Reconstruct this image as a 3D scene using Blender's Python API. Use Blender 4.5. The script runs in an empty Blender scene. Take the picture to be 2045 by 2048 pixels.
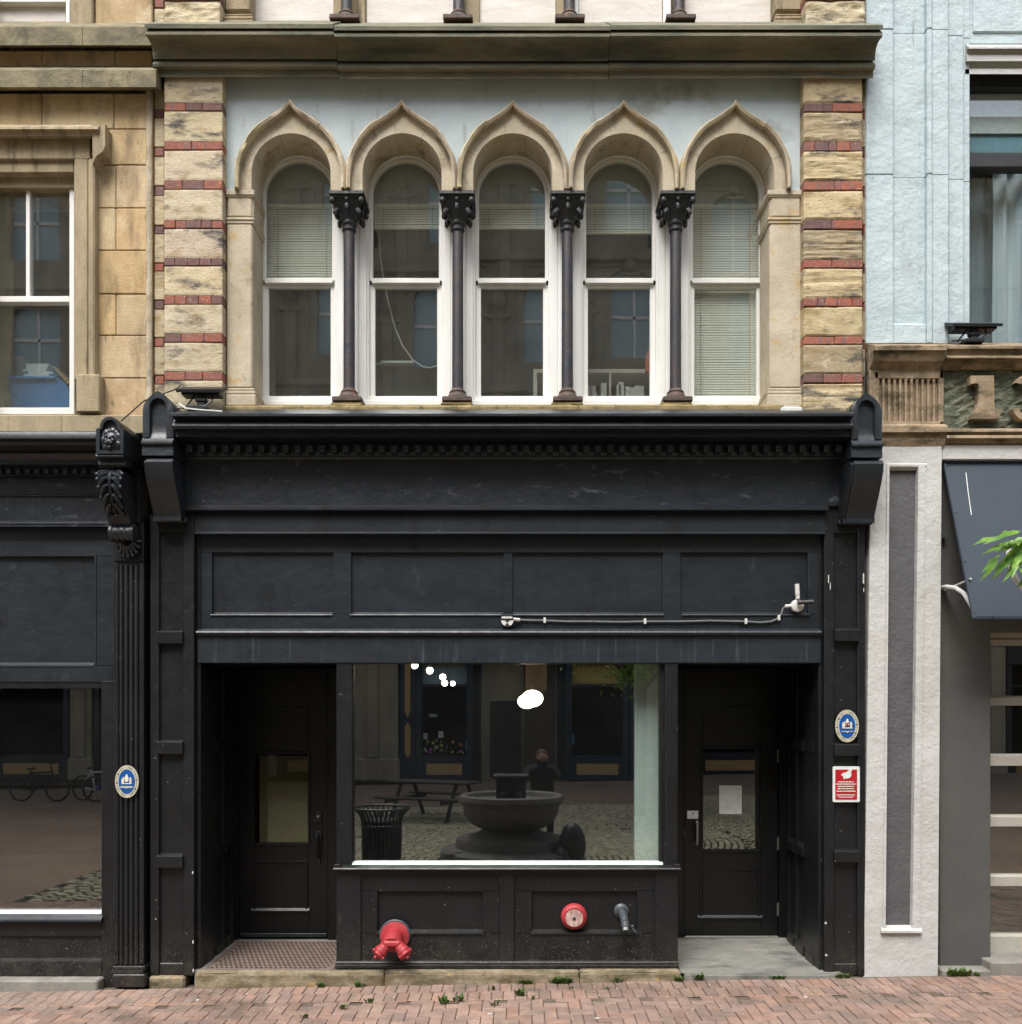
import bpy, bmesh, math, random
from mathutils import Vector, noise as mnoise
from itertools import product
random.seed(7)
SC = bpy.context.scene
COL = SC.collection
D, S, CX, CY, CZ = 7.3, 250.0, 1036.0, 1431.0, 2.12      # camera distance, scale at the facade plane, vanishing point, camera height
def sx(px, y=0.0): return (px - CX) / S * (D + y) / D
def sz(py, y=0.0): return CZ + (CY - py) / S * (D + y) / D
def gz(x): return 0.0155 * x - 0.004                      # the street climbs gently to the right
def C(r, g, b, k=0.9):
    f = lambda v: (v/255/12.92 if v/255 <= .04045 else ((v/255+.055)/1.055)**2.4)
    return (f(r)*k, f(g)*k, f(b)*k, 1.0)

# ------------------------------------------------------------------ mesh builder
class B:
    def __init__(s): s.v=[]; s.f=[]; s.t=[]
    def face(s, idx, t=None): s.f.append(tuple(idx)); s.t.append(t or (1,1,1,1))
    def box(s, x0,x1,y0,y1,z0,z1,b=.003,t=None):
        lo=(min(x0,x1),min(y0,y1),min(z0,z1)); hi=(max(x0,x1),max(y0,y1),max(z0,z1))
        m=min(hi[i]-lo[i] for i in range(3)); b=min(b,m*.3)
        n=len(s.v); ix={}
        if b<=0:
            for c in product((0,1),repeat=3):
                ix[c]=len(s.v); s.v.append(tuple(hi[i] if c[i] else lo[i] for i in range(3)))
            for a in range(3):
                k,l=[q for q in range(3) if q!=a]
                for sd in (0,1):
                    q=[]
                    for (u,w) in ((0,0),(1,0),(1,1),(0,1)):
                        c=[0,0,0]; c[a]=sd; c[k]=u; c[l]=w; q.append(ix[tuple(c)])
                    s.face(q,t)
            return s
        for c in product((0,1),repeat=3):
            for a in range(3):
                p=[hi[i] if c[i] else lo[i] for i in range(3)]
                for k in range(3):
                    if k!=a: p[k]+= -b if c[k] else b
                ix[c+(a,)]=len(s.v); s.v.append(tuple(p))
        for a in range(3):
            k,l=[q for q in range(3) if q!=a]
            for sd in (0,1):
                q=[]
                for (u,w) in ((0,0),(1,0),(1,1),(0,1)):
                    c=[0,0,0]; c[a]=sd; c[k]=u; c[l]=w; q.append(ix[tuple(c)+(a,)])
                s.face(q,t)
            for sk,sl in product((0,1),repeat=2):
                c0=[0,0,0]; c0[k]=sk; c0[l]=sl; c1=list(c0); c1[a]=1
                s.face((ix[tuple(c0)+(k,)],ix[tuple(c1)+(k,)],ix[tuple(c1)+(l,)],ix[tuple(c0)+(l,)]),t)
        for c in product((0,1),repeat=3): s.face([ix[c+(a,)] for a in range(3)],t)
        return s
    def pbox(s, px0,px1,py0,py1,yf,yb,b=.004,t=None):
        return s.box(sx(px0,yf),sx(px1,yf),yf,yb,sz(py1,yf),sz(py0,yf),b,t)
    def tilt(s, a, c):
        x0=sum(v[0] for v in s.v)/len(s.v); z0=sum(v[2] for v in s.v)/len(s.v)
        s.v=[(v[0],v[1]+a*(v[0]-x0)+c*(v[2]-z0),v[2]) for v in s.v]; return s
    def ext(s, pts, y0, y1, t=None):
        n=len(s.v); k=len(pts)
        s.v += [(x,y0,z) for x,z in pts]+[(x,y1,z) for x,z in pts]
        s.face(range(n,n+k),t); s.face(range(n+k,n+2*k),t)
        for i in range(k): j=(i+1)%k; s.face((n+i,n+j,n+k+j,n+k+i),t)
        return s
    def profx(s, x0, x1, pts, t=None):
        n=len(s.v); k=len(pts)
        s.v += [(x0,y,z) for y,z in pts]+[(x1,y,z) for y,z in pts]
        s.face(range(n,n+k),t); s.face(range(n+k,n+2*k),t)
        for i in range(k): j=(i+1)%k; s.face((n+i,n+j,n+k+j,n+k+i),t)
        return s
    def pprof(s, x0, x1, pts, t=None): return s.profx(x0,x1,[(y,sz(py,y)) for y,py in pts],t)
    def grid(s, rows, t=None, close=False):
        n=len(s.v); k=len(rows[0])
        for r in rows: s.v += [tuple(p) for p in r]
        for i in range(len(rows)-1):
            for j in range(k if close else k-1):
                a=n+i*k+j; b2=n+i*k+(j+1)%k; s.face((a,b2,b2+k,a+k),t)
        return s
    def ring(s, c, d, r, nseg, u=None):
        d=Vector(d).normalized()
        u=Vector(u) if u else (Vector((0,0,1)) if abs(d.z)<.9 else Vector((1,0,0)))
        u=(u-d*u.dot(d)).normalized(); w=d.cross(u)
        return [Vector(c)+(u*math.cos(2*math.pi*i/nseg)+w*math.sin(2*math.pi*i/nseg))*r for i in range(nseg)]
    def lathe(s, prof, o, d=(0,-1,0), n=20, t=None):
        d=Vector(d).normalized(); o=Vector(o)
        rows=[s.ring(o+d*h,d,max(r,1e-4),n) for r,h in prof]
        k=len(s.v); s.grid(rows,t,close=True)
        s.face(range(k,k+n),t); e=k+(len(rows)-1)*n; s.face(range(e,e+n),t)
        return s
    def tube(s, path, r, n=8, t=None):
        P=[Vector(p) for p in path]; rows=[]; u=None
        for i,p in enumerate(P):
            d=(P[min(i+1,len(P)-1)]-P[max(i-1,0)]).normalized()
            if u is None: u=Vector((0,0,1)) if abs(d.z)<.9 else Vector((1,0,0))
            u=(u-d*u.dot(d)).normalized()
            rr=r[i] if isinstance(r,(list,tuple)) else r
            rows.append(s.ring(p,d,rr,n,u))
        k=len(s.v); s.grid(rows,t,close=True)
        s.face(range(k,k+n),t); e=k+(len(rows)-1)*n; s.face(range(e,e+n),t)
        return s
    def ball(s, c, r, n=12, m=8, t=None, sq=(1,1,1)):
        k=len(s.v)
        rows=[]
        for i in range(m+1):
            a=math.pi*i/m; a=min(max(a,.02),math.pi-.02)
            rows.append([(c[0]+r*sq[0]*math.sin(a)*math.cos(2*math.pi*j/n), c[1]+r*sq[1]*math.sin(a)*math.sin(2*math.pi*j/n), c[2]+r*sq[2]*math.cos(a)) for j in range(n)])
        return s.grid(rows,t,close=True)
    def rough(s, x0,x1,yf,yb,z0,z1,amp=.006,fx=6,fz=22,seed=0,t=None,step=.015,edge=.008):
        nx=max(3,int((x1-x0)/step)); nz=max(3,int((z1-z0)/step)); rows=[]
        for j in range(nz+1):
            row=[]
            for i in range(nx+1):
                x=x0+(x1-x0)*i/nx; z=z0+(z1-z0)*j/nz
                e=min(i,nx-i,j,nz-j)
                h=mnoise.noise(Vector((x*fx,seed*3.7,z*fz)))+.5*mnoise.noise(Vector((x*fx*2.6,seed*1.3+9,z*fz*2.2)))
                row.append((x,yf+amp*h+(edge if e==0 else 0),z))
            rows.append(row)
        s.grid(rows,t)
        n=len(s.v); c=[(x0,z0),(x1,z0),(x1,z1),(x0,z1)]; yy=yf+.007
        s.v += [(x,yy,z) for x,z in c]+[(x,yb,z) for x,z in c]
        for i in range(4): j=(i+1)%4; s.face((n+i,n+j,n+4+j,n+4+i),t)
        s.face((n+4,n+5,n+6,n+7),t)
        return s

ORG={}
def build(name, b, mat, parent=None, smooth=False, label=None, origin=None, extra=None):
    o=ORG[parent.name] if parent else Vector(origin or (0,0,0))
    nf=len(b.f)
    if extra:
        k=len(b.v); b.v+=extra[0].v; b.f+=[tuple(i+k for i in f) for f in extra[0].f]; b.t+=extra[0].t
    me=bpy.data.meshes.new(name)
    me.from_pydata([(v[0]-o[0],v[1]-o[1],v[2]-o[2]) for v in b.v],[],b.f); me.update()
    bm=bmesh.new(); bm.from_mesh(me); bmesh.ops.recalc_face_normals(bm,faces=bm.faces); bm.to_mesh(me); bm.free()
    if any(t!=(1,1,1,1) for t in b.t) or mat.get('tinted'):
        at=me.attributes.new('tint','FLOAT_COLOR','FACE')
        for i,t in enumerate(b.t): at.data[i].color=t
    me.materials.append(mat)
    if extra:
        me.materials.append(extra[1])
        for p in me.polygons[nf:]: p.material_index=1
    if smooth:
        for p in me.polygons: p.use_smooth=True
        me.set_sharp_from_angle(angle=math.radians(smooth if smooth is not True else 38))
    ob=bpy.data.objects.new(name,me); COL.objects.link(ob)
    if parent: ob.parent=parent
    else: ob.location=o
    ORG[ob.name]=o
    if label: ob['label']=label
    return ob
def tag(ob,label,cat,group=None,kind=None):
    ob['label']=label; ob['category']=cat
    if group: ob['group']=group
    if kind: ob['kind']=kind
    return ob
def thing(name,label,cat,origin,group=None):
    o=bpy.data.objects.new(name,None); o.empty_display_size=.2; COL.objects.link(o); o.location=origin
    ORG[o.name]=Vector(origin); return tag(o,label,cat,group)
def solo(name,b,mat,label,cat,origin,group=None,smooth=False): return tag(build(name,b,mat,None,smooth,None,origin),label,cat,group)
def structure(name,b,mat,label=None,smooth=False):
    o=build(name,b,mat,None,smooth); o['kind']='structure'
    if label: o['label']=label
    return o

# ------------------------------------------------------------------ materials
def nodes(name):
    m=bpy.data.materials.new(name); m.use_nodes=True; nt=m.node_tree; nt.nodes.clear()
    out=nt.nodes.new('ShaderNodeOutputMaterial'); return m,nt,out
def N(nt,typ,**k):
    n=nt.nodes.new(typ)
    for a,v in k.items(): setattr(n,a,v)
    return n
def noise_tex(nt,co,scale,detail=6,st=(1,1,1),rough=.6,off=(0,0,0)):
    mp=N(nt,'ShaderNodeMapping'); mp.inputs['Scale'].default_value=st; mp.inputs['Location'].default_value=off
    nt.links.new(co,mp.inputs['Vector'])
    n=N(nt,'ShaderNodeTexNoise'); n.inputs['Scale'].default_value=scale; n.inputs['Detail'].default_value=detail; n.inputs['Roughness'].default_value=rough
    nt.links.new(mp.outputs[0],n.inputs['Vector']); return n.outputs['Fac']
def ramp(nt,f,lo,hi,a=0.,b=1.):
    r=N(nt,'ShaderNodeMapRange'); r.inputs['From Min'].default_value=lo; r.inputs['From Max'].default_value=hi
    r.inputs['To Min'].default_value=a; r.inputs['To Max'].default_value=b; nt.links.new(f,r.inputs['Value']); return r.outputs[0]
def mixc(nt,f,a,b,mode='MIX'):
    m=N(nt,'ShaderNodeMix',data_type='RGBA',blend_type=mode)
    for sck,v in ((m.inputs[0],f),(m.inputs[6],a),(m.inputs[7],b)):
        if isinstance(v,(int,float)): sck.default_value=v
        elif isinstance(v,tuple): sck.default_value=v
        else: nt.links.new(v,sck)
    return m.outputs[2]
def surf(name,c1,c2=None,scale=3,st=(1,1,1),rough=.75,bump=.3,bscale=45,bst=(1,1,1),grain=.18,gscale=120,stains=(),tint=False,metal=0,spec=.5,coarse=.0,var=.08,lo=.35,hi=.65):
    m,nt,out=nodes(name); tc=N(nt,'ShaderNodeTexCoord').outputs['Object']
    p=N(nt,'ShaderNodeBsdfPrincipled'); nt.links.new(p.outputs[0],out.inputs[0])
    col=c1
    if c2: col=mixc(nt,ramp(nt,noise_tex(nt,tc,scale,8,st),lo,hi),c1,c2)
    if tint:
        m['tinted']=1; a=N(nt,'ShaderNodeAttribute',attribute_name='tint'); col=mixc(nt,1.,col,a.outputs['Color'],'MULTIPLY')
    for i,(sc,scale2,st2,lo2,hi2,*zm) in enumerate(stains):
        f=ramp(nt,noise_tex(nt,tc,scale2,7,st2,.65,(3.1*i+1,7.7*i,1.9*i)),lo2,hi2)
        if zm:                                           # splashed dirt: only up to a height
            sp=N(nt,'ShaderNodeSeparateXYZ'); nt.links.new(tc,sp.inputs[0])
            mm=N(nt,'ShaderNodeMath',operation='MULTIPLY'); nt.links.new(f,mm.inputs[0]); nt.links.new(ramp(nt,sp.outputs[2],zm[0],zm[1],1,0),mm.inputs[1]); f=mm.outputs[0]
        col=mixc(nt,f,col,sc)
    if grain:
        g=ramp(nt,noise_tex(nt,tc,gscale,3),.25,.75,1-grain,1+grain)
        gm=N(nt,'ShaderNodeCombineColor'); [nt.links.new(g,gm.inputs[i]) for i in range(3)]
        col=mixc(nt,1.,col,gm.outputs[0],'MULTIPLY')
    if isinstance(col,tuple): p.inputs['Base Color'].default_value=col
    else: nt.links.new(col,p.inputs['Base Color'])
    p.inputs['Metallic'].default_value=metal; p.inputs['Specular IOR Level'].default_value=spec
    nt.links.new(ramp(nt,noise_tex(nt,tc,scale*4,5,st),.3,.7,max(.05,rough-var),min(1,rough+var)),p.inputs['Roughness'])
    if bump:
        h=noise_tex(nt,tc,bscale,6,bst)
        if coarse:
            h2=noise_tex(nt,tc,bscale*.18,4,bst); ad=N(nt,'ShaderNodeMath',operation='MULTIPLY_ADD'); nt.links.new(h2,ad.inputs[0]); ad.inputs[1].default_value=coarse; nt.links.new(h,ad.inputs[2]); h=ad.outputs[0]
        bp=N(nt,'ShaderNodeBump'); bp.inputs['Strength'].default_value=bump; bp.inputs['Distance'].default_value=.012
        nt.links.new(h,bp.inputs['Height']); nt.links.new(bp.outputs[0],p.inputs['Normal'])
    return m
def plain(name,c,rough=.5,metal=0,spec=.5,emit=0):
    m,nt,out=nodes(name); p=N(nt,'ShaderNodeBsdfPrincipled'); nt.links.new(p.outputs[0],out.inputs[0])
    p.inputs['Base Color'].default_value=c; p.inputs['Roughness'].default_value=rough; p.inputs['Metallic'].default_value=metal; p.inputs['Specular IOR Level'].default_value=spec
    tc=N(nt,'ShaderNodeTexCoord').outputs['Object']
    nt.links.new(mixc(nt,ramp(nt,noise_tex(nt,tc,25,6),.3,.7),c,tuple(v*.8 for v in c[:3])+(1,)),p.inputs['Base Color'])
    if emit:
        p.inputs['Emission Color'].default_value=(1,.86,.66,1); p.inputs['Emission Strength'].default_value=emit
    return m
def glass(name,refl=.1,tint=(.92,.95,.94,1),wave=.0,dust=0):
    m,nt,out=nodes(name)
    t=N(nt,'ShaderNodeBsdfTransparent'); t.inputs[0].default_value=tint
    g=N(nt,'ShaderNodeBsdfGlossy'); g.inputs['Roughness'].default_value=0.0; g.inputs[0].default_value=(1,1,1,1)
    lw=N(nt,'ShaderNodeLayerWeight'); lw.inputs[0].default_value=.5
    pw=N(nt,'ShaderNodeMath',operation='POWER'); nt.links.new(lw.outputs['Facing'],pw.inputs[0]); pw.inputs[1].default_value=5
    mx=N(nt,'ShaderNodeMixShader'); nt.links.new(ramp(nt,pw.outputs[0],0,1,refl,1),mx.inputs[0])
    nt.links.new(t.outputs[0],mx.inputs[1]); nt.links.new(g.outputs[0],mx.inputs[2]); last=mx.outputs[0]
    if dust:                                             # a film of dust on old panes, uneven
        tc=N(nt,'ShaderNodeTexCoord').outputs['Object']; df=N(nt,'ShaderNodeBsdfDiffuse'); df.inputs[0].default_value=(.6,.62,.6,1)
        m2=N(nt,'ShaderNodeMixShader'); nt.links.new(ramp(nt,noise_tex(nt,tc,2.2,5),.3,.7,dust*.5,dust*1.5),m2.inputs[0]); nt.links.new(last,m2.inputs[1]); nt.links.new(df.outputs[0],m2.inputs[2]); last=m2.outputs[0]
    nt.links.new(last,out.inputs[0])
    if wave:
        tc=N(nt,'ShaderNodeTexCoord').outputs['Object']; bp=N(nt,'ShaderNodeBump'); bp.inputs['Strength'].default_value=wave; bp.inputs['Distance'].default_value=.01
        nt.links.new(noise_tex(nt,tc,1.6,2),bp.inputs['Height']); nt.links.new(bp.outputs[0],g.inputs['Normal'])
    return m

DARK=C(52,50,46); M={}
M['paint']=surf('black_paint',C(38,44,50),C(29,34,39),2.5,rough=.36,spec=.5,bump=.16,bscale=38,grain=.1,coarse=1.2,st=(1,1,2.5),
    stains=((C(62,68,74),7,(1,1,.5),.62,.8),(C(22,23,24),4,(1.5,1,.4),.56,.72),(C(140,142,140),34,(1,1,1),.7,.73)))
M['paint_streak']=surf('black_paint_streaked',C(40,46,53),C(31,36,41),2.5,rough=.38,spec=.5,bump=.16,bscale=38,grain=.1,coarse=1.2,st=(1,1,2.5),
    stains=((C(74,80,88),9,(3.,1,.12),.56,.76),(C(120,122,122),26,(1,1,1),.7,.74)))
M['paint_low']=surf('black_paint_street_level',C(27,29,31),C(20,21,22),2.5,rough=.4,spec=.4,bump=.2,bscale=38,grain=.12,coarse=1.2,
    stains=((C(70,70,66),7,(1,1,.4),.64,.8),(C(150,148,140),38,(1,1,1),.68,.70),(C(120,116,104),70,(1,1,1),.6,.64,.1,.55),(C(60,57,50),5,(1,1,1),.4,.7,.05,.45)))
M['paint_shaded']=surf('black_paint_recess_shaded',C(17,18,19),C(13,14,14),2.5,rough=.36,bump=.12,bscale=38,grain=.1,coarse=1.2,spec=.4,
    stains=((C(60,60,58),60,(1,1,1),.73,.75),))  # black door paint, darkened so its colour carries the shade of the recess
M['paint_flaky']=surf('black_paint_flaking',C(43,49,56),C(33,38,44),2,rough=.4,spec=.45,bump=.5,bscale=14,grain=.1,coarse=1,
    stains=((C(92,97,102),7,(1,1,2.2),.6,.7),(C(150,154,158),24,(.6,1,2),.7,.74),(C(26,28,30),11,(1,1,1),.68,.72)))
M['iron']=surf('painted_cast_iron',C(38,42,50),C(62,52,50),9,st=(1,1,.5),rough=.5,bump=.35,bscale=60,stains=((C(112,105,100),22,(1,1,.6),.66,.74),),lo=.4,hi=.6)
M['rust']=surf('rusty_iron_base',C(92,72,60),C(62,52,48),14,rough=.7,bump=.5,bscale=50,stains=((C(132,92,62),12,(1,1,1),.6,.7),))
M['capital']=surf('black_cast_iron',C(30,33,36),C(40,41,42),8,rough=.5,bump=.3,bscale=60)
STN=((C(70,66,62),5,(1,1,2.4),.62,.78),(C(118,100,72),9,(1,1,2.),.6,.75))
M['pier_stone']=surf('weathered_sandstone',C(204,193,167),C(186,173,143),4,st=(1,1,2.),rough=.9,bump=.45,bscale=42,bst=(.8,1,1.2),coarse=1.2,grain=.2,tint=True,stains=((C(150,126,84),4,(1,1,2),.52,.7),(C(74,72,72),2.6,(1,1,2.8),.53,.66),(C(104,92,70),14,(1,1,4),.58,.7),(C(214,202,174),6,(1,1,2),.6,.72)))
M['brick']=surf('pier_brick',C(168,100,76),C(138,88,76),8,rough=.85,bump=.5,bscale=50,grain=.25,tint=True,stains=((C(120,96,92),14,(2.2,1,.6),.5,.66),(C(190,160,140),30,(1,1,1),.62,.7)))
M['arch']=surf('arch_stone',C(200,189,166),C(178,166,142),4,rough=.88,bump=.4,bscale=40,grain=.16,tint=True,stains=((C(122,108,86),4,(1,1,.6),.55,.72),(C(190,160,100),6,(1,1,1),.58,.72),(C(90,80,66),11,(1,1,.5),.64,.74)))
M['ashlar']=surf('tan_ashlar',C(202,182,146),C(186,164,126),4,rough=.88,bump=.4,bscale=50,grain=.2,tint=True,stains=((C(128,110,80),2.6,(1.6,1,.5),.5,.72),(C(208,190,154),3.2,(1,1,1),.54,.7),(C(92,80,62),9,(1.5,1,.5),.62,.74)))
M['trim']=surf('weathered_trim_stone',C(176,160,130),C(150,136,108),5,st=(1.5,1,.5),rough=.88,bump=.4,bscale=50,stains=((C(92,80,58),5,(2.5,1,.4),.55,.75),))
M['course']=surf('sooty_string_course',C(146,136,106),C(104,98,78),6,st=(.7,1,1),rough=.9,bump=.5,bscale=40,stains=((C(58,56,48),5,(1,1,.7),.55,.75),))
M['cornice']=surf('green_stained_cornice',C(136,130,108),C(108,108,90),4,st=(.5,1,1.5),rough=.88,bump=.4,bscale=45,stains=((C(62,72,66),3,(.4,1,2.4),.5,.72),))
M['sill']=surf('mossy_sill',C(156,138,96),C(122,108,68),9,rough=.95,bump=.7,bscale=40,stains=((C(72,80,46),12,(1,1,1),.58,.7),))
M['panel']=surf('pale_blue_render',C(198,211,213),C(187,200,203),2.5,rough=.8,bump=.3,bscale=60,coarse=1.5,grain=.06,stains=((C(158,164,158),1.6,(1,1,1.2),.58,.7),(C(150,156,152),5,(2,1,.4),.6,.75)))
M['white']=surf('white_window_paint',C(240,240,236),C(228,228,222),5,st=(1,1,.3),rough=.4,bump=.06,bscale=60,grain=.03,stains=((C(196,178,140),5,(1.5,1,.35),.7,.8),))
M['boards']=surf('pale_painted_boards',C(226,221,213),C(208,200,190),5,st=(.6,1,3),rough=.7,bump=.3,bscale=30,grain=.06,stains=((C(146,120,100),26,(1,1,2.4),.7,.76),))
M['blue']=surf('pale_blue_masonry_paint',C(191,205,208),C(178,194,198),2.5,rough=.7,bump=.6,bscale=22,coarse=3.2,grain=.06,stains=((C(158,166,168),2.2,(1.6,1,.5),.56,.74),(C(140,146,146),7,(2.5,1,.35),.62,.76)))
M['whitewall']=surf('white_masonry_paint',C(200,200,196),C(188,188,183),3,rough=.7,bump=.5,bscale=26,coarse=3,grain=.06,stains=((C(170,166,140),4,(1,1,1),.66,.8),))
M['grey']=surf('grey_masonry_paint',C(92,92,94),C(82,82,84),3,rough=.7,bump=.6,bscale=32,coarse=1.6,grain=.1)
M['greywall']=surf('grey_smooth_wall',C(88,87,84),C(80,80,78),1.6,rough=.7,bump=.2,bscale=40,coarse=1.6,grain=.08)
M['freeze']=surf('brown_stone_entablature',C(172,150,124),C(130,114,90),6,st=(1,1,.6),rough=.92,bump=.6,bscale=36,stains=((C(86,76,54),4,(.8,1,2.2),.48,.64),(C(196,182,160),22,(2,1,.5),.6,.7)))
M['rail']=surf('cream_door_rail',C(188,184,172),C(172,168,156),3,rough=.5,bump=.1)
M['seam']=surf('pale_mortar_seam',C(190,180,158),C(166,152,126),7,st=(1,1,.5),rough=.9,bump=.5)
M['roughcast']=surf('green_grey_roughcast',C(112,114,94),C(72,78,66),12,rough=.95,bump=1.,bscale=38,coarse=1.4,grain=.3,stains=((C(120,128,104),16,(1,1,1.4),.58,.7),))
M['awning']=surf('dark_blue_awning_sheet',C(46,58,70),C(38,49,60),1.5,rough=.5,bump=.05,bscale=20,grain=.05)
M['concrete']=surf('worn_concrete',C(150,146,136),C(126,124,116),5,rough=.9,bump=.4,bscale=60,grain=.16,stains=((C(88,88,80),4,(1,1,1),.6,.75),))
M['kerb']=surf('kerb_sandstone',C(156,144,120),C(124,110,86),7,rough=.92,bump=.8,bscale=40,stains=((C(84,76,52),4,(.6,1,2),.46,.66),(C(104,88,60),6,(1,1,1),.55,.72),(C(186,150,84),8,(1,1,1),.64,.72)))
M['paver']=surf('clay_paver',C(170,142,126),C(148,123,110),9,rough=.88,bump=.5,bscale=60,grain=.2,tint=True,stains=((C(112,102,92),2.4,(1,1,1),.5,.72),(C(84,74,64),1.3,(1,1,1),.56,.75),(C(172,150,132),35,(1,1,1),.66,.74)))
M['mortar']=surf('sandy_joint',C(112,98,84),C(84,76,66),12,rough=.95,bump=.4,bscale=80,stains=((C(78,92,48),3,(1,1,1),.62,.7),))
M['cobble']=surf('wet_cobble',C(190,182,152),C(158,150,126),6,rough=.7,bump=.4,bscale=40,tint=True)
M['joint']=surf('plaza_joint',C(44,44,34),C(34,34,28),5,rough=.9,bump=.3)
M['ground']=surf('street_ground',C(150,126,104),C(128,108,90),.6,rough=.9,bump=.3,bscale=20)
M['red']=surf('red_hydrant_paint',C(178,56,60),C(158,44,50),16,rough=.55,bump=.35,bscale=60,grain=.12,stains=((C(120,36,40),14,(1,1,1),.56,.68),(C(206,130,126),30,(1,1,.6),.66,.72)))
M['bellface']=surf('worn_bell_face',C(206,186,176),C(150,104,96),22,st=(2.6,1,.8),rough=.6,bump=.2)
M['grate']=surf('rusty_grate',C(130,110,100),C(104,90,82),10,rough=.8,bump=.3)
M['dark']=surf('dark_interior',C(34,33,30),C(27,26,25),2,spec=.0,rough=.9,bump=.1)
M['room']=surf('dim_office',C(120,112,98),C(104,98,88),2,rough=.9,bump=.1)
M['bulk']=surf('slate_bulkhead',C(200,212,220),C(188,200,208),2,rough=.8,bump=.05)
M['blind']=surf('cream_slat',C(250,247,232),C(244,238,220),4,rough=.6,bump=.05,grain=.03)
M['paper']=plain('white_paper',C(226,230,226),.7)
M['mint']=plain('pale_partition_paint',C(212,228,220),.7)
M['blackmetal']=plain('black_metal',C(26,27,30),.45)
M['whiteplastic']=plain('white_plastic',C(222,222,216),.45)
M['steel']=plain('brushed_steel',C(170,170,166),.35,.8)
M['greypipe']=plain('grey_pipe_paint',C(70,76,80),.45)
M['cable']=plain('grey_cable',C(120,122,124),.5)
M['plaqueblue']=plain('enamel_blue',C(20,86,160),.35)
M['plaquerim']=plain('cast_rim',C(196,192,170),.45)
M['plaqueink']=plain('dark_ink',C(40,50,84),.5)
M['crest']=plain('cream_enamel',C(236,230,206),.4)
M['maroon']=plain('maroon_enamel',C(120,34,44),.4)
M['signred']=plain('sign_red',C(182,28,40),.4)
M['bulb']=plain('lit_bulb',(1,.95,.85,1),.3,emit=9)
M['globe']=plain('lit_globe',(1,.97,.9,1),.3,emit=6)
M['tub']=plain('blue_tub_plastic',C(66,120,176),.4)
M['card']=plain('cardboard',C(176,140,104),.8)
M['binder']=plain('binder_white',C(214,214,208),.6)
M['shelf']=plain('pale_shelf',C(206,200,186),.6)
M['curtain']=surf('pale_curtain',C(206,214,214),C(176,186,190),5,st=(4,1,.1),rough=.9,bump=.1,grain=.03)
M['wood']=surf('dark_picnic_wood',C(58,52,46),C(44,40,36),6,st=(.4,4,4),rough=.7,bump=.3)
M['fountain']=surf('fountain_granite',C(112,106,96),C(88,84,76),8,rough=.7,bump=.4)
M['tan']=surf('far_tan_stone',C(164,152,126),C(136,126,104),1.2,st=(1,1,.5),rough=.9,bump=.2,stains=((C(92,82,64),1.2,(1,1,.4),.55,.75),))
M['cream']=surf('far_cream_stone',C(196,184,154),C(176,164,136),1,rough=.9,bump=.2)
M['farblue']=plain('far_blue_paint',C(26,46,60),.5)
M['fartan']=plain('far_tan_panel',C(196,158,104),.6)
M['teal']=plain('far_teal_pane',C(170,196,200),.3)
M['goods']=surf('flower_heads',C(235,235,235),C(220,220,220),5,tint=True,bump=0)
M['farteal']=plain('bright_blue_card',C(60,140,176),.5)
M['yellow']=plain('yellow_sign_board',C(210,186,96),.5)
M['leaf']=None
M['bark']=surf('tree_bark',C(96,84,70),C(70,62,52),9,st=(2,2,.4),rough=.9,bump=.6)
M['coat']=plain('black_coat',C(28,27,28),.8)
M['skin']=plain('skin',C(196,150,126),.6)
M['hair']=plain('brown_hair',C(74,50,40),.7)
M['mottle']=surf('stained_concrete',C(142,140,132),C(118,117,110),3,rough=.9,bump=.4,bscale=60,grain=.15,stains=((C(82,84,80),2.6,(1,2,1),.5,.68),(C(176,172,160),30,(1,1,1),.64,.7)))
M['g_upper']=glass('upper_window_glass',.14,wave=.035,dust=.022)
M['g_shop']=glass('shop_window_glass',.155,wave=.006,dust=.004)
M['g_left']=glass('left_shop_glass',.125,wave=.006,dust=.004)
M['g_door']=glass('door_glass',.12)
M['g_dim']=glass('dim_door_glass',.045,(.75,.75,.68,1))
M['g_right']=glass('teal_tinted_glass',.1,(.92,.96,.97,1))
M['g_far']=glass('far_glass',.16,(.6,.7,.72,1))
def leafmat(name,c1,c2):
    m,nt,out=nodes(name); tc=N(nt,'ShaderNodeTexCoord').outputs['Object']
    c=mixc(nt,ramp(nt,noise_tex(nt,tc,9,3),.35,.65),c1,c2)
    d=N(nt,'ShaderNodeBsdfPrincipled'); nt.links.new(c,d.inputs['Base Color']); d.inputs['Roughness'].default_value=.45
    t=N(nt,'ShaderNodeBsdfTranslucent'); nt.links.new(c,t.inputs[0])
    mx=N(nt,'ShaderNodeMixShader'); mx.inputs[0].default_value=.35; nt.links.new(d.outputs[0],mx.inputs[1]); nt.links.new(t.outputs[0],mx.inputs[2]); nt.links.new(mx.outputs[0],out.inputs[0]); return m
M['leaf']=leafmat('fresh_leaf',C(138,178,66),C(90,140,48))
M['weed']=leafmat('weed_leaf',C(96,124,56),C(74,100,46))
def speckle(b, n, x0,x1,z0,z1,y): pass

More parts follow.
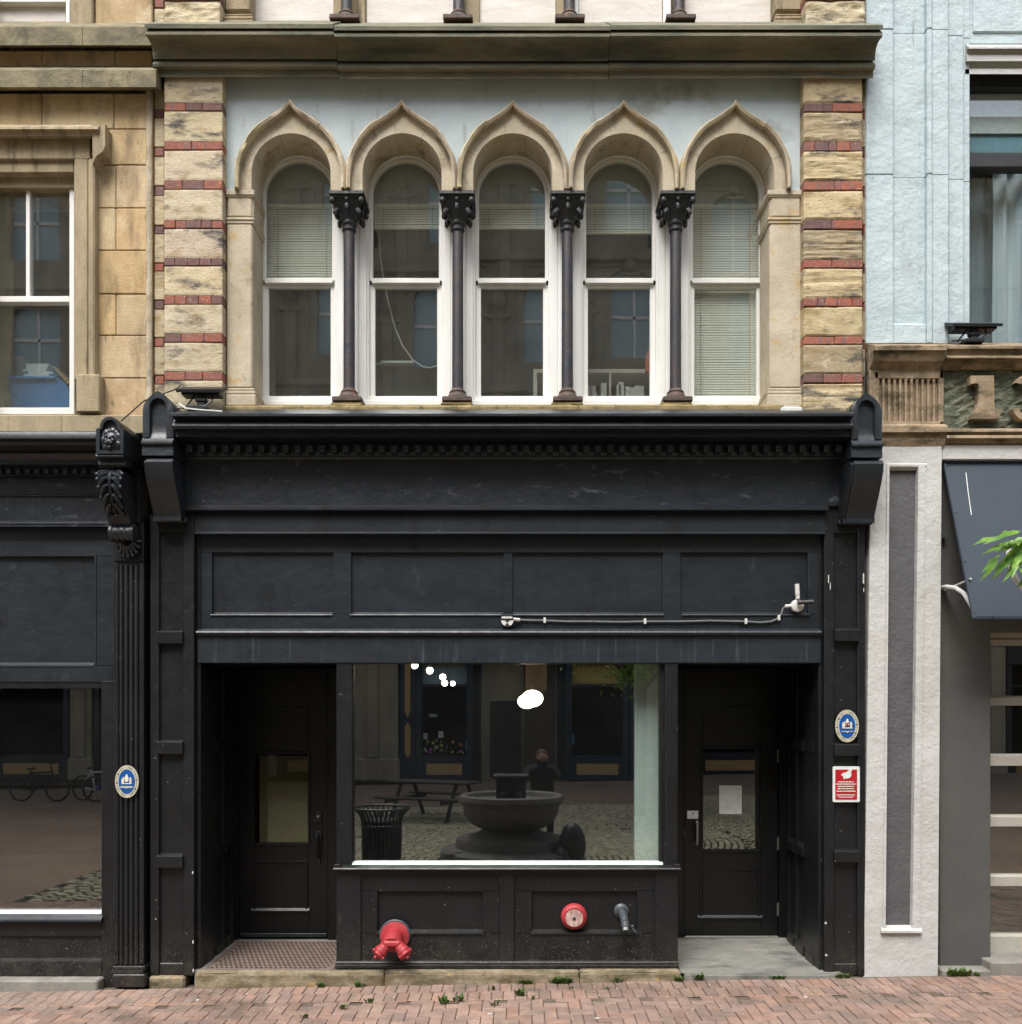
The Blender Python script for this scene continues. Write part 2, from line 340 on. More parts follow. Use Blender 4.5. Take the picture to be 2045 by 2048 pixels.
# ================================================================== SETTING
def sheet(b,x0,x1,y0,y1,dz,nx=2):
    rows=[[(x,y,gz(x)+dz) for x in (x0,x1)] for y in (y0,y1)]; return b.grid(rows)
g=B(); sheet(g,-120,120,-160,120,-.04); structure('ground',g,M['ground'])
g=B(); sheet(g,-9,9,-3.3,.3,-.012); structure('pavement_bed',g,M['mortar'])
def paver_tint(x,y):
    k=random.uniform(.82,1.1); c=random.choice([(1,1,1),(1,.97,.95),(1.02,.95,.9),(.92,.94,.98),(1,1.02,1)])
    n=.92+.16*mnoise.noise(Vector((x*.8,y*.8,2)))
    grey=max(0,min(1,1-abs(x+4.2)/2.2))*.5 if y>-.5 else 0
    return (k*n*c[0]*(1-grey*.1),k*n*c[1]*(1+grey*.1),k*n*c[2]*(1+grey*.16),1)
def paver(b,x0,x1,y0,y1,gap=.003,t=None):
    j=random.uniform(-.0015,.0015); a=(x0+x1)/2; z=gz(a)+random.uniform(-.0025,.0025); bv=.0035
    n=len(b.v); x0+=gap;x1-=gap;y0+=gap;y1-=gap
    ta=random.uniform(-.006,.006); tb=random.uniform(-.006,.006)
    f=lambda x,y:(z+(x-a)*ta+(y-(y0+y1)/2)*tb)
    b.v+=[(x,y,f(x,y)) for x,y in ((x0+bv,y0+bv),(x1-bv,y0+bv),(x1-bv,y1-bv),(x0+bv,y1-bv))]
    b.v+=[(x,y,f(x,y)-bv) for x,y in ((x0,y0),(x1,y0),(x1,y1),(x0,y1))]
    b.v+=[(x,y,z-.03) for x,y in ((x0,y0),(x1,y0),(x1,y1),(x0,y1))]
    b.face((n,n+1,n+2,n+3),t)
    for k in (0,4):
        for i in range(4): jn=(i+1)%4; b.face((n+k+i,n+k+jn,n+k+4+jn,n+k+4+i),t)
pv=B(); W=.09
for r in range(2):
    y1=-.055-.2*r; x=-6.2+random.random()*.1
    while x<6.2: paver(pv,x,x+W,y1-.2,y1,t=paver_tint(x,y1)); x+=W
x=-6.2
while x<6.2:
    L=random.uniform(.25,.6)
    if mnoise.noise(Vector((x*.9,4,1)))>-.12:
        z=gz(x)-.002; n=len(pv.v); k=(1.45,1.3,1.0,1)
        pv.v+=[(x,-.466,z),(x+L,-.466,z),(x+L,-.452,z),(x,-.452,z)]; pv.face((n,n+1,n+2,n+3),k)
    x+=L
y_top=-.468
nI=138; nJ=31
for i in range(nI):
    for j in range(nJ):
        k=(i+j)%4
        xa=-6.2+i*W; yb=y_top-j*W
        t=paver_tint(xa,yb)
        if k==0: paver(pv,xa,xa+2*W,yb-W,yb,t=t)
        elif k==2: paver(pv,xa,xa+W,yb-2*W,yb,t=t)
structure('pavement',pv,M['paver'])
# cobbled square behind the camera, ringed round the fountain (seen in the shop window's reflection)
FX,FY=-.1,-6.0
g=B(); sheet(g,-6.1,6.1,-14.1,-3.3,-.03); structure('plaza_bed',g,M['joint'])
cb=B()
def cobble(b,cx,cy,ux,uy,l,w):
    z=gz(cx)+random.uniform(-.006,.006); k=random.uniform(.75,1.15); t=(k,k*random.uniform(.97,1.02),k*random.uniform(.92,1.),1)
    n=len(b.v); vx,vy=-uy,ux; l*=.43; w*=.39
    for s1,dz in ((.74,0),(1,-.022)):
        for a,c in ((-1,-1),(1,-1),(1,1),(-1,1)): b.v.append((cx+ux*l*a*s1+vx*w*c*s1,cy+uy*l*a*s1+vy*w*c*s1,z+dz))
    b.face((n,n+1,n+2,n+3),t)
    for i in range(4): j=(i+1)%4; b.face((n+i,n+j,n+4+j,n+4+i),t)
for r in range(26):
    R=1.15+r*.105; m=int(2*math.pi*R/.17); o=random.random()
    for i in range(m):
        a=2*math.pi*(i+o)/m
        cx,cy=FX+R*math.cos(a),FY+R*math.sin(a)
        if cy<-3.36: cobble(cb,cx,cy,-math.sin(a),math.cos(a),.17,.105)
yy=-3.42
while yy>-14:
    xx=-6+random.random()*.2
    while xx<6:
        if math.hypot(xx-FX,yy-FY)>3.9: cobble(cb,xx,yy,1,0,.19,.12)
        xx+=.19
    yy-=.12
structure('cobbled_plaza',cb,M['cobble'])

# ================================================================== MIDDLE BUILDING
SB=thing('shop_building','black-fronted shop building with five pointed arch windows between striped stone piers','building',(0,.5,0))
P=lambda name,b,mat,par=SB,sm=False,label=None: build(name,b,M[mat] if isinstance(mat,str) else mat,par,sm,label)
# --- rooms behind the openings
b=B()
def shell(b,x0,x1,y0,y1,z0,z1,front=False,back=True):
    n=len(b.v); b.v+=[(x,y,z) for x in (x0,x1) for y in (y0,y1) for z in (z0,z1)]
    fs=[(0,1,3,2),(4,5,7,6),(0,2,6,4),(1,3,7,5)]+([(2,3,7,6)] if back else [])+([(0,1,5,4)] if front else [])
    for f in fs: b.face([n+i for i in f])
shell(b,-2.75,2.72,.5,4.2,4.62,7.3)
P('upper_room',b,'room')
b=B(); b.box(-2.7,2.7,.52,.56,sz(411,.52),7.25); P('bulkhead',b,'bulk')
b=B(); b.box(-2.7,2.7,.505,.52,sz(415,.51),sz(409,.51)); P('bulkhead_rail',b,'white')
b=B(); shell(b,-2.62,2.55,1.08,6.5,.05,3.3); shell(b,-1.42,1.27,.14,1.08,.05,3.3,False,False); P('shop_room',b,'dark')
# --- striped piers
def brickrow(b,x0,x1,yf,yb,z0,z1,n):
    xs=[x0]; 
    for i in range(1,n): xs.append(x0+(x1-x0)*i/n+random.uniform(-.02,.02))
    xs.append(x1)
    for i in range(n):
        c=random.choice([(1,1,1),(1.05,.98,.95),(1.0,.9,.85),(.62,.84,1.1),(.56,.82,1.12),(.5,.76,1.05),(.9,.95,1.0)])
        k=random.uniform(.9,1.1); b.box(xs[i]+.0015,xs[i+1]-.0015,yf+random.uniform(-.003,.003),yb,z0+.002,z1-.002,.005,(c[0]*k,c[1]*k,c[2]*k,1))
bandsL=[(205,222),(282,300),(360,379),(440,457),(516,532),(591,609),(667,685),(743,761)]
bandsR=[(206,224),(282,302),(362,381),(439,458),(519,536),(596,613),(673,689),(748,766)]
def pier(px0,px1,ox0,ox1,bands,top,bot,seed,rough,extra=False):
    yf,yo=.02,.10; X0,X1=sx(px0,yf),sx(px1,yf); O0,O1=sx(ox0,yo),sx(ox1,yo)
    blocks=B(); bandsW=[]
    cur=sz(top,yf); i=0
    for (a,c) in bands+[(bot,bot+1)]:
        z1,z0=cur,sz(a,yf)
        k=random.uniform(.86,1.1); t=(k,k*random.uniform(.95,1.0),k*random.uniform(.86,1.0),1)
        if rough>.5: t=(.95*k,.88*k,.74*k,1) if i%3!=1 else (.72*k,.67*k,.6*k,1)
        blocks.rough(X0,X1,yf+random.uniform(-.003,.003),.30,z0+.002,z1-.002,.0015+.0095*rough*random.uniform(.3,1),random.choice([2,3,5]),(random.choice([16,24,34]) if random.random()<.65 else 7) if rough>.5 else random.choice([5,7,12]),seed+i,t,.015,.008 if rough>.5 else .003)
        k2=k*.9; blocks.box(O0,O1,yo,.30,z0+.002,z1-.002,.006,(k2,k2*.96,k2*.9,1))
        cur=sz(c,yf); bandsW.append((sz(c,yf),z0)); i+=1
    pr=P('banded_pier',blocks,'pier_stone',SB)
    for (z0,z1) in bandsW[:-1]:
        q=B(); brickrow(q,X0-.001,X1+.001,yf-.001,.29,z0,z1,random.choice([2,2,3,5])); brickrow(q,O0+.004,O1-.004,yo-.002,.29,z0-.004,z1-.004,1)
        P('brick_band',q,'brick',pr)
    return pr
pier(329,445,309,329.5,bandsL,146,836,11,.35)
pier(1608,1726,1726.5,1745,bandsR,149,836,50,1.)
# upper-storey piers above the string course
def upier(px0,px1,ox0,ox1,seed):
    yf,yo=.02,.10; X0,X1=sx(px0,yf),sx(px1,yf); O0,O1=sx(ox0,yo),sx(ox1,yo); z=sz(48,yf)-.02; blocks=B(); bz=[]; i=0
    zz=z
    while zz<10.2:
        h=.24 if i else .21; k=random.uniform(.88,1.08); t=(k,k*.98,k*.93,1)
        blocks.rough(X0,X1,yf,.3,zz+.002,zz+h-.002,.012,5,14,seed+i,t); blocks.box(O0,O1,yo,.3,zz+.002,zz+h-.002,.006,t); bz.append((zz+h,zz+h+.07)); zz+=h+.07; i+=1
    pr=P('banded_pier',blocks,'pier_stone',SB)
    for (z0,z1) in bz:
        q=B(); brickrow(q,X0-.006,X1+.006,yf-.008,.29,z0,z1,3); brickrow(q,O0+.004,O1-.004,yo-.004,.29,z0,z1,1); P('brick_band',q,'brick',pr)
upier(329,440,309,329.5,90); upier(1612,1731,1731.5,1747,110)
# --- pale panel round the arches
HO=[(0,200),(6,209),(16,219),(36,232),(59,246),(80,266),(96,292),(108,318),(111.2,335),(111.2,380)]
HI=[(0,214),(8,224),(24,236),(42,248),(62,263),(80,284),(94,310),(100,335),(102,355),(102,380)]
NN=[(79.6*math.sin(math.radians(a)),343-79.6*math.cos(math.radians(a))) for a in range(0,91,6)]+[(79.6,380)]
def resamp(pts,n):
    L=[0]
    for a,c in zip(pts,pts[1:]): L.append(L[-1]+math.dist(a,c))
    out=[]
    for i in range(n+1):
        d=L[-1]*i/n; k=0
        while k<len(L)-2 and L[k+1]<d: k+=1
        f=(d-L[k])/max(1e-6,L[k+1]-L[k]); out.append((pts[k][0]+(pts[k+1][0]-pts[k][0])*f,pts[k][1]+(pts[k+1][1]-pts[k][1])*f))
    return out
AX=[581.5,804.2,1026,1247.7,1471]; YA=.08; NS=26
def full(pts,ax):
    r=resamp(pts,NS); q=[(-x,y) for x,y in reversed(r[1:])]+r
    return [(sx(ax+x,YA),sz(y,YA)) for x,y in q]
b=B(); pts=[(sx(452,.12),sz(384,YA)),(sx(452,.12),sz(157,.12)),(sx(1606,.12),sz(157,.12)),(sx(1606,.12),sz(384,YA))]
HM=[((a[0]+c[0])/2,(a[1]+c[1])/2) for a,c in zip(resamp(HO,NS),resamp(HI,NS))]
for ax in reversed(AX):
    for q in reversed(full(HM,ax)): pts.append(q)
b.ext(pts,.12,.16); P('render_panel',b,'panel')
b=B(); b.box(-2.62,2.42,.12,.4,sz(157,.12),sz(64,-.2)); P('wall_core',b,'arch')
# --- arches
ZS=sz(380,YA)
for ai,ax in enumerate(AX):
    I=full(HI,ax); O=full(HO,ax); Nn=full(NN,ax); b=B()
    jit=[.0015*mnoise.noise(Vector((ax,i*.5,0))) for i in range(len(I))]
    rows=[[(x,.10,z) for x,z in I],[(x,.098,z) for x,z in Nn]]
    mid=[(Nn[i][0]*1.0,.112,Nn[i][1]) for i in range(len(Nn))]
    inn=[(AXc:=sx(ax,YA),0)]
    cxw=sx(ax,YA); czw=sz(343,YA)
    shr=[(cxw+(x-cxw)*.985,z if z<czw else czw+(z-czw)*.985) for x,z in Nn]
    rows+=[[(x,.112,z) for x,z in shr],[(x,.40,z) for x,z in shr]]
    b.grid(rows)
    # closed feet
    for sgn in (0,-1):
        n=len(b.v); x0=I[sgn][0]; x1=shr[sgn][0]; b.v+=[(x0,.10,ZS),(x1,.10,ZS),(x1,.40,ZS),(x0,.40,ZS)]; b.face((n,n+1,n+2,n+3))
    arb=b
    b=B(); mp=[((i[0]*.55+o[0]*.45),(i[1]*.55+o[1]*.45)) for i,o in zip(I,O)]
    mp2=[((i[0]*.2+o[0]*.8),(i[1]*.2+o[1]*.8)) for i,o in zip(I,O)]
    for si,(sa,sb) in enumerate(((0,19),(18,36),(35,53))):
        off=random.uniform(-.006,.006); sc=random.uniform(-.004,.005); k=random.uniform(.85,1.08); tt=(k,k*random.uniform(.95,1.),k*random.uniform(.84,1.),1)
        chip=lambda i,f:max(0,mnoise.noise(Vector((i*.45,ax,f)))-.28)*.05
        ww=lambda i:off+.004*mnoise.noise(Vector((i*.7,ax,3)))
        R=range(sa,sb); ex=lambda p:(p[0]+(p[0]-sx(ax,YA))*sc,p[1]+sc*.6)
        q=lambda L,y,f=None:[(ex(L[i])[0],y+(0 if f is None else ww(i)+chip(i,f)),ex(L[i])[1]) for i in R]
        rows=[q(O,.125),q(O,.07,1),q(mp2,.05,2),q(mp,.035,3),q(I,.046,4),q(I,.075),q(I,.102)]
        b.grid(rows,tt)
        for j in (0,-1):
            n=len(b.v); b.v+=[r[j] for r in rows]; b.face(range(n,n+7),tt)
    hb=b
    # voussoir joints: thin dark seams let into face and soffit
    b=B()
    for ang in (-62,-14,24,66):
        a=math.radians(ang+random.uniform(-7,7)); r0=79.6/S*1.011; dx,dz=math.sin(a),math.cos(a); w=.0022
        o=Vector((cxw,0,czw)); px_,pz_=dz*w,-dx*w
        for (ra,rb,ya,yb) in ((r0,r0+.075,.0975,.13),(r0*.978,r0*.99,.115,.38)):
            n=len(b.v)
            for yv in (ya,yb):
                for rr,sg in ((ra,-1),(ra,1),(rb,1),(rb,-1)): b.v.append((cxw+dx*rr+px_*sg,yv,czw+dz*rr+pz_*sg))
            b.face((n,n+1,n+2,n+3)); b.face((n+4,n+5,n+6,n+7))
            for i in range(4): j=(i+1)%4; b.face((n+i,n+j,n+4+j,n+4+i))
    ar=build('pointed_arch',arb,M['arch'],SB,42,None,None,(b,M['trim']))
    P('hood_mould',hb,'arch',ar,42)
# --- string course
b=B(); cor=[(.25,158),(-.005,157),(-.01,143),(-.03,140),(-.05,136),(-.055,131),(-.045,127.5),(-.03,126),(-.0,125),(.0,122.5),(-.045,121),(-.05,114),(-.055,106),(-.07,97),(-.095,89),(-.13,82),(-.155,78),(-.18,76),(-.195,72),(-.195,67),(-.18,63.5),(-.155,62),(-.15,60.5),(-.205,59.5),(-.21,51),(-.19,49.5),(.3,44)]
x0,x1=-2.90,2.84; cuts=[x0,sx(668,-.2),sx(1222,-.2),x1]
for a,c,dz in ((0,1,.012),(1,2,-.004),(2,3,0.002)):
    b.profx(cuts[a]+(.0025 if a else 0),cuts[c]-(.0025 if c<3 else 0),[(y,sz(py,y)+dz) for y,py in cor])
P('string_course',b,'cornice',SB,30)
# --- columns
CAPX=[693.5,914.5,1136.5,1355]; 
def column(px,top,ztop,zbase,cap=True,label=None):
    cy=.2; X=sx(px,cy); zc=ztop; b=B(); r=.0465
    zn=sz(452,cy) if cap else ztop
    b.lathe([(r*1.02,zbase+.05),(r,zbase+.3),(r*.95,zn+.03)],(X,cy,0),(0,0,1),18)
    sh=P('column',b,'iron',SB,True)
    b=B(); b.lathe([(.105,zbase-.005),(.105,zbase+.018),(.085,zbase+.03),(.078,zbase+.045),(.074,zbase+.052),(.066,zbase+.06),(.07,zbase+.072),(.058,zbase+.082),(.05,zbase+.1)],(X,cy,0),(0,0,1),18)
    b.box(X-.12,X+.12,cy-.12,cy+.1,zbase-.035,zbase+.004,.006)
    P('column_base',b,'rust',sh,True)
    if cap:
        b=B(); zt=sz(383,.08); zb=zn
        b.box(X-.142,X+.142,cy-.142,cy+.16,zt-.03,zt,.004); b.box(X-.128,X+.128,cy-.128,cy+.14,zt-.045,zt-.028,.003)
        rows=[]; m=32
        for k in range(11):
            f=k/10; z=zb+.03+(zt-.045-zb-.03)*f; row=[]
            rad=.056+.066*f**1.15; sq=min(1,f*1.5)
            for i in range(m):
                a=2*math.pi*i/m; c_,s_=math.cos(a),math.sin(a); mx=max(abs(c_),abs(s_)); rr=rad*((1-sq)+sq*.97/mx)*(1+.04*math.sin(8*a)*(1-f))
                row.append((X+rr*c_,cy+rr*s_,z))
            rows.append(row)
        b.grid(rows,close=True)
        for dx in (-1,1):
            for dy in (-1,1):
                b.ball((X+dx*.118,cy+dy*.118,zt-.07),.026,9,7,sq=(1,1,1.1)); b.ball((X+dx*.098,cy+dy*.1,zt-.155),.018,8,6,sq=(1,1,1.3)); b.ball((X+dx*.09,cy+dy*.09,zb+.075),.026,8,6,sq=(1,1,1.0))
        for dx,dy in ((0,-1),(1,0),(-1,0)): b.ball((X+dx*.12,cy+dy*.122,zt-.062),.017,8,6); b.ball((X+dx*.108,cy+dy*.112,zt-.11),.018,8,6,sq=(1,.7,2.))
        b.lathe([(.05,zb-.05),(.057,zb-.045),(.057,zb-.03),(.05,zb-.025),(.05,zb-.012),(.062,zb),(.064,zb+.012),(.056,zb+.026),(.052,zb+.04)],(X,cy,0),(0,0,1),18)
        P('capital',b,'capital',sh,32)
    return sh
for i,px in enumerate((699,916,1135,1351.5)): column(px,383,sz(383,.08),sz(803,.2))
# --- half-round jamb pilasters in stone
for (a,c,s1) in ((453,505,1),(1540,1604,-1)):
    b=B(); yf=.10
    b.pbox(a,c,446,776,yf,.42,.012); b.pbox(a-.0,c+2 if s1>0 else c,389,436,yf-.004,.42,.02); 
    e0,e1=(a-1,c+4) if s1>0 else (a-4,c+1)
    b.pbox(e0,e1,379,390,yf-.02,.43,.006); b.pbox(e0+1,e1-1,390,394,yf-.012,.43,.004); b.pbox(e0,e1,434,440,yf-.014,.43,.006); b.pbox(e0+1,e1-1,440,447,yf-.006,.43,.005)
    b.pbox(e0-0,e1+0,776,781,yf-.008,.43,.008); b.pbox(e0-1,e1+2,781,788,yf-.016,.43,.006); b.pbox(e0-1,e1+3,788,812,yf-.022,.43,.01)
    P('jamb_pilaster',b,'arch')
# --- arched windows
WX=[599,812.5,1024.5,1238.7,1452]; ZC=sz(390,.42); G=.279
def arcband(b,cx,r0,r1,z0,yf,yb,z1=None,n=28):
    def line(r): 
        q=[(cx-r,z0)]+[(cx-r*math.cos(math.pi*i/n),ZC+r*math.sin(math.pi*i/n)) for i in range(n+1)]+[(cx+r,z0)]
        return q
    a,c=line(r0),line(r1); e=.006
    ai=line(r0-0); 
    b.grid([[(x,yb,z) for x,z in a],[(x,yf+e,z) for x,z in a],[(x,yf,z) for x,z in line(r0+e)],[(x,yf,z) for x,z in line(r1-e)],[(x,yf+e,z) for x,z in c],[(x,yb,z) for x,z in c]])
    return b
wz0=sz(809,.36); zm=sz(562,.41); zg=sz(796.5,.44)
def arch_pane(cx,r,z0,y):
    n=24; pts=[(cx-r,z0)]+[(cx-r*math.cos(math.pi*i/n),ZC+r*math.sin(math.pi*i/n)) for i in range(n+1)]+[(cx+r,z0)]
    return B().ext(pts,y,y+.005)
for i,px in enumerate(WX):
    cx=sx(px,.42); b=B()
    arcband(b,cx,G+.045,G+.105,wz0,.365,.47); arcband(b,cx,G+.028,G+.05,wz0,.385,.47)
    b.box(cx-G-.1,cx+G+.1,.35,.47,wz0-.01,wz0+.035,.005); b.box(cx-G-.03,cx+G+.03,.385,.46,wz0+.035,zg,.004)
    w=P('arched_window',b,'white',SB,40)
    b=B(); arcband(b,cx,G,G+.03,zm,.405,.455); b.box(cx-G-.01,cx+G+.01,.40,.45,zm-.022,zm+.022,.004); us=P('upper_sash',b,'white',w,40)
    P('pane',arch_pane(cx,G+.004,zm,.43).tilt(random.uniform(-.012,.012),random.uniform(-.006,.006)),'g_upper',w)
    b=B(); zl=zm-.022
    b.box(cx-G-.03,cx-G+.016,.43,.475,zg-.01,zl,.003); b.box(cx+G-.016,cx+G+.03,.43,.475,zg-.01,zl,.003); b.box(cx-G+.016,cx+G-.016,.432,.475,zg-.012,zg+.012,.003); b.box(cx-G+.016,cx+G-.016,.432,.475,zl-.028,zl,.003)
    P('lower_sash',b,'white',w)
    P('pane',B().box(cx-G+.01,cx+G-.01,.455,.46,zg,zl-.01,0).tilt(random.uniform(-.012,.012),random.uniform(-.008,.004)),'g_upper',w)
for i in range(4):
    a=sx(WX[i],.42)+G+.103; c=sx(WX[i+1],.42)-G-.103
    b=B(); b.box(a-.004,c+.004,.372,.46,wz0,ZC+.12,.006); b.box(a+.012,(a+c)/2-.006,.36,.4,wz0,ZC+.1,.006); b.box((a+c)/2+.006,c-.012,.36,.4,wz0,ZC+.1,.006)
    P('mullion',b,'white')
b=B(); b.box(-2.35,sx(WX[0],.42)-G-.1,.40,.48,wz0,ZC+.1,.004); b.box(sx(WX[4],.42)+G+.1,2.3,.40,.48,wz0,ZC+.1,.004); P('reveal_lining',b,'arch')
# back plate above the frames
b=B()
pts=[(-2.4,ZC-.1)]
for px in WX:
    cx=sx(px,.42); r=G+.09; pts+= [(cx-r,ZC-.1)]+[(cx-r*math.cos(math.pi*k/16),ZC+r*math.sin(math.pi*k/16)) for k in range(17)]+[(cx+r,ZC-.1)]
pts+=[(2.36,ZC-.1),(2.36,ZC+.75),(-2.4,ZC+.75)]
b.ext(pts,.41,.5); P('back_plate',b,'arch')
# --- sill with rough column plinths
b=B(); z1=sz(809,.05)
x=-2.36
for L in (1.0,1.2,.95,1.1,.9):
    xe=min(x+L-.004,2.33); dz=random.uniform(-.006,.004)
    b.profx(x,xe,[(.5,z1-.2),(.06,z1-.2),(.05,z1-.19),(.05,z1-.015+dz),(.062,z1+dz),(.36,z1+.1),(.5,z1+.1)]); x+=L
for px in (697,915,1134,1350): X=sx(px,.16); b.rough(X-.125,X+.125,.06,.34,z1-.07,sz(807,.06),.012,9,9,int(px)); b.box(X-.128,X+.128,.09,.31,z1-.02,sz(803,.2)-.036,.012)
P('window_sill',b,'sill')
b=B(); b.box(-2.87,-2.36,.03,.5,z1-.3,z1-.13,.01); b.box(2.33,2.81,.03,.5,z1-.3,z1-.13,.01); b.box(-2.95,2.81,.13,.5,z1-.4,z1-.16,.01); P('sill_course',b,'sill')
# --- boarded storey above the string course
zt=sz(50,.15); zt2=10.2
edges=[(508,668),(733,943),(947,1112),(1158,1325),(1370,1547)]
for i,(a,c) in enumerate(edges):
    b=B(); b.box(sx(a,.3),sx(c,.3),.3,.33,zt-.2,zt2,.004); w=P('boarded_window',b,'boards',SB,False,'pale painted board with rusty streaks' if i==0 else None)
    b=B(); b.box(sx(a,.3)-.07,sx(a,.3)-.004,.27,.34,zt-.1,zt2,.006); b.box(sx(c,.3)+.004,sx(c,.3)+.07,.27,.34,zt-.1,zt2,.006); P('board_frame',b,'white' if i in (3,) else 'trim',w)
for px in (694,918,1139,1358): column(px,0,zt2,sz(45,.2)-.02,cap=False)
for (a,c) in ((446,508),(1548,1611)):
    b=B(); b.pbox(a+4,c-8,-600,20,.14,.4,.01); b.pbox(a+4,c-4,27,31,.12,.4,.005); b.pbox(a+2,c-2,31,38,.11,.4,.006); b.pbox(a+1,c-1,38,50,.10,.4,.008); P('jamb_pilaster',b,'trim')
b=B(); b.box(-2.9,2.8,.345,.6,zt-.3,zt2,0); b.box(-2.95,2.81,.0,.5,zt2,zt2+.4,.02); P('upper_wall',b,'trim')
b=B(); b.box(-2.9,2.78,.55,9,7.4,10.5,0); b.box(-2.9,-2.8,.3,9,0,7.4,0); b.box(2.68,2.78,.3,9,0,7.4,0); b.box(-2.9,2.78,8.8,9,0,7.4,0); P('party_wall',b,'ashlar')

# ================================================================== STOREFRONT (black timber)
b=B()
b.pprof(sx(346,-.33),sx(1706,-.33),[(.3,815),(-.35,825),(-.37,827),(-.37,832),(-.33,834),(-.305,838),(-.31,842),(-.33,845),(-.345,851),(-.335,857),(-.30,860),(-.27,862),(-.27,873.5),(-.255,875),(-.125,885),(-.10,889),(-.10,903),(-.075,905),(-.065,911),(-.04,914),(-.03,919),(.3,919)])
P('shop_cornice',b,'paint',SB,30)
b=B(); px=372
while px<1690:
    b.pbox(px,px+12,889,903.5,-.185,-.09,.004); px+=24.1
P('dentil_row',b,'paint')
b=B(); b.pbox(355,1692,917,1012,-.02,.2); P('fascia_board',b,'paint_flaky')
b=B(); b.pprof(sx(362,-.03),sx(1656,-.03),[(.2,1009),(-.02,1010),(-.055,1016),(-.055,1020),(-.03,1022),(.2,1022)]); b.pbox(389,1651,1030,1065,.0,.2,.004); b.pbox(389,1651,1018,1032,.03,.2,.004); b.pprof(sx(389,-.01),sx(1651,-.01),[(.1,1063),(0,1063.5),(-.014,1066),(-.014,1068),(.1,1068)]); P('frieze_rail',b,'paint')
b=B(); yr,yp=.075,.105
b.pbox(390,1645,1068,1105,yr,.2,.004); b.pbox(390,1645,1229,1257,yr,.2,.004)
for (a,c) in ((390,424),(667,702.5),(1007.5,1025.5),(1327,1362),(1616.5,1646)): b.pbox(a,c,1104.5,1229.5,yr+(.008 if c-a<20 else 0),.2,.004)
b.pbox(390,1646,1098,1232,yp,.2,0)
for (a,c) in ((424.5,667),(702.5,1007),(1026,1327),(1362,1616.5)):
    b.pprof(sx(a,yp),sx(c,yp),[(yp+.02,1224),(yp,1224.5),(yr-.012,1229),(yr-.014,1230),(yr-.008,1232),(yp+.02,1232)])
P('transom_panel',b,'paint')
b=B(); b.pprof(sx(394,.02),sx(1643,.02),[(.2,1254),(.08,1256.5),(.005,1262),(.0,1265),(.015,1270),(.045,1272),(.2,1272)]); b.pbox(395,1643,1271,1326,.04,.22,.005); P('lintel_beam',b,'paint_streak')
# pilasters
def pilaster(x0,x1,i0,i1,pt,pb,blocks,chips):
    b=B(); Z=lambda py:sz(py,0)
    X0,X1,I0,I1=sx(x0),sx(x1),sx(i0),sx(i1)
    zb=Z(pb)
    b.box(X0,I0,0,.4,zb,Z(1030),.006); b.box(I1,X1,0,.4,zb,Z(1030),.006); b.box(I0-.002,I1+.002,.001,.4,Z(pt),Z(1030),.004); b.box(I0-.002,I1+.002,.03,.4,zb,Z(pt)+.01,0); b.box(I0-.002,I1+.002,.012,.4,zb,zb+.10,.008)
    for (a,c) in blocks:
        b.profx(I0-.006,I1+.006,[(.06,Z(a)+.01),(.03,Z(a)+.008),(-.022,Z(a)-.006),(-.03,Z(a)-.012),(-.028,Z(c)+.004),(-.022,Z(c)),(.06,Z(c))])
    ch=B()
    for px,py,w,h in chips: ch.box(sx(px-w),sx(px+w),-.0012,.004,sz(py+h),sz(py-h),0)
    return build('shop_pilaster',b,M['paint_low'],SB,False,None,None,(ch,M['binder']))
pilaster(300,388,318,366,1064,1952,((1262,1288),(1482,1508),(1709,1735)),((386,1745,1.2,2.5),(386.5,1884,1.2,3),(387,1941,1.2,3),(312,1838,1.5,1)))
pilaster(1650,1731,1669,1716,1066,1953,((1258,1283),(1487,1511),(1700,1724)),((1657.5,1158,1,8),(1661,1172,.7,7),(1727.5,1157,1.3,10),(1652,1846,1.8,2),(1653,1910,2,2),(1728,1180,.7,4)))
for (a,c,e,f) in ((388,396,353,388),(1643,1650,1650,1690)):
    b=B(); b.box(sx(a),sx(c),.06,.4,sz(1950),sz(1020),.004); b.box(sx(e)-.002,sx(f)+.002,.01,.3,sz(1032),sz(1001),.004); P('pilaster_return',b,'paint_low')
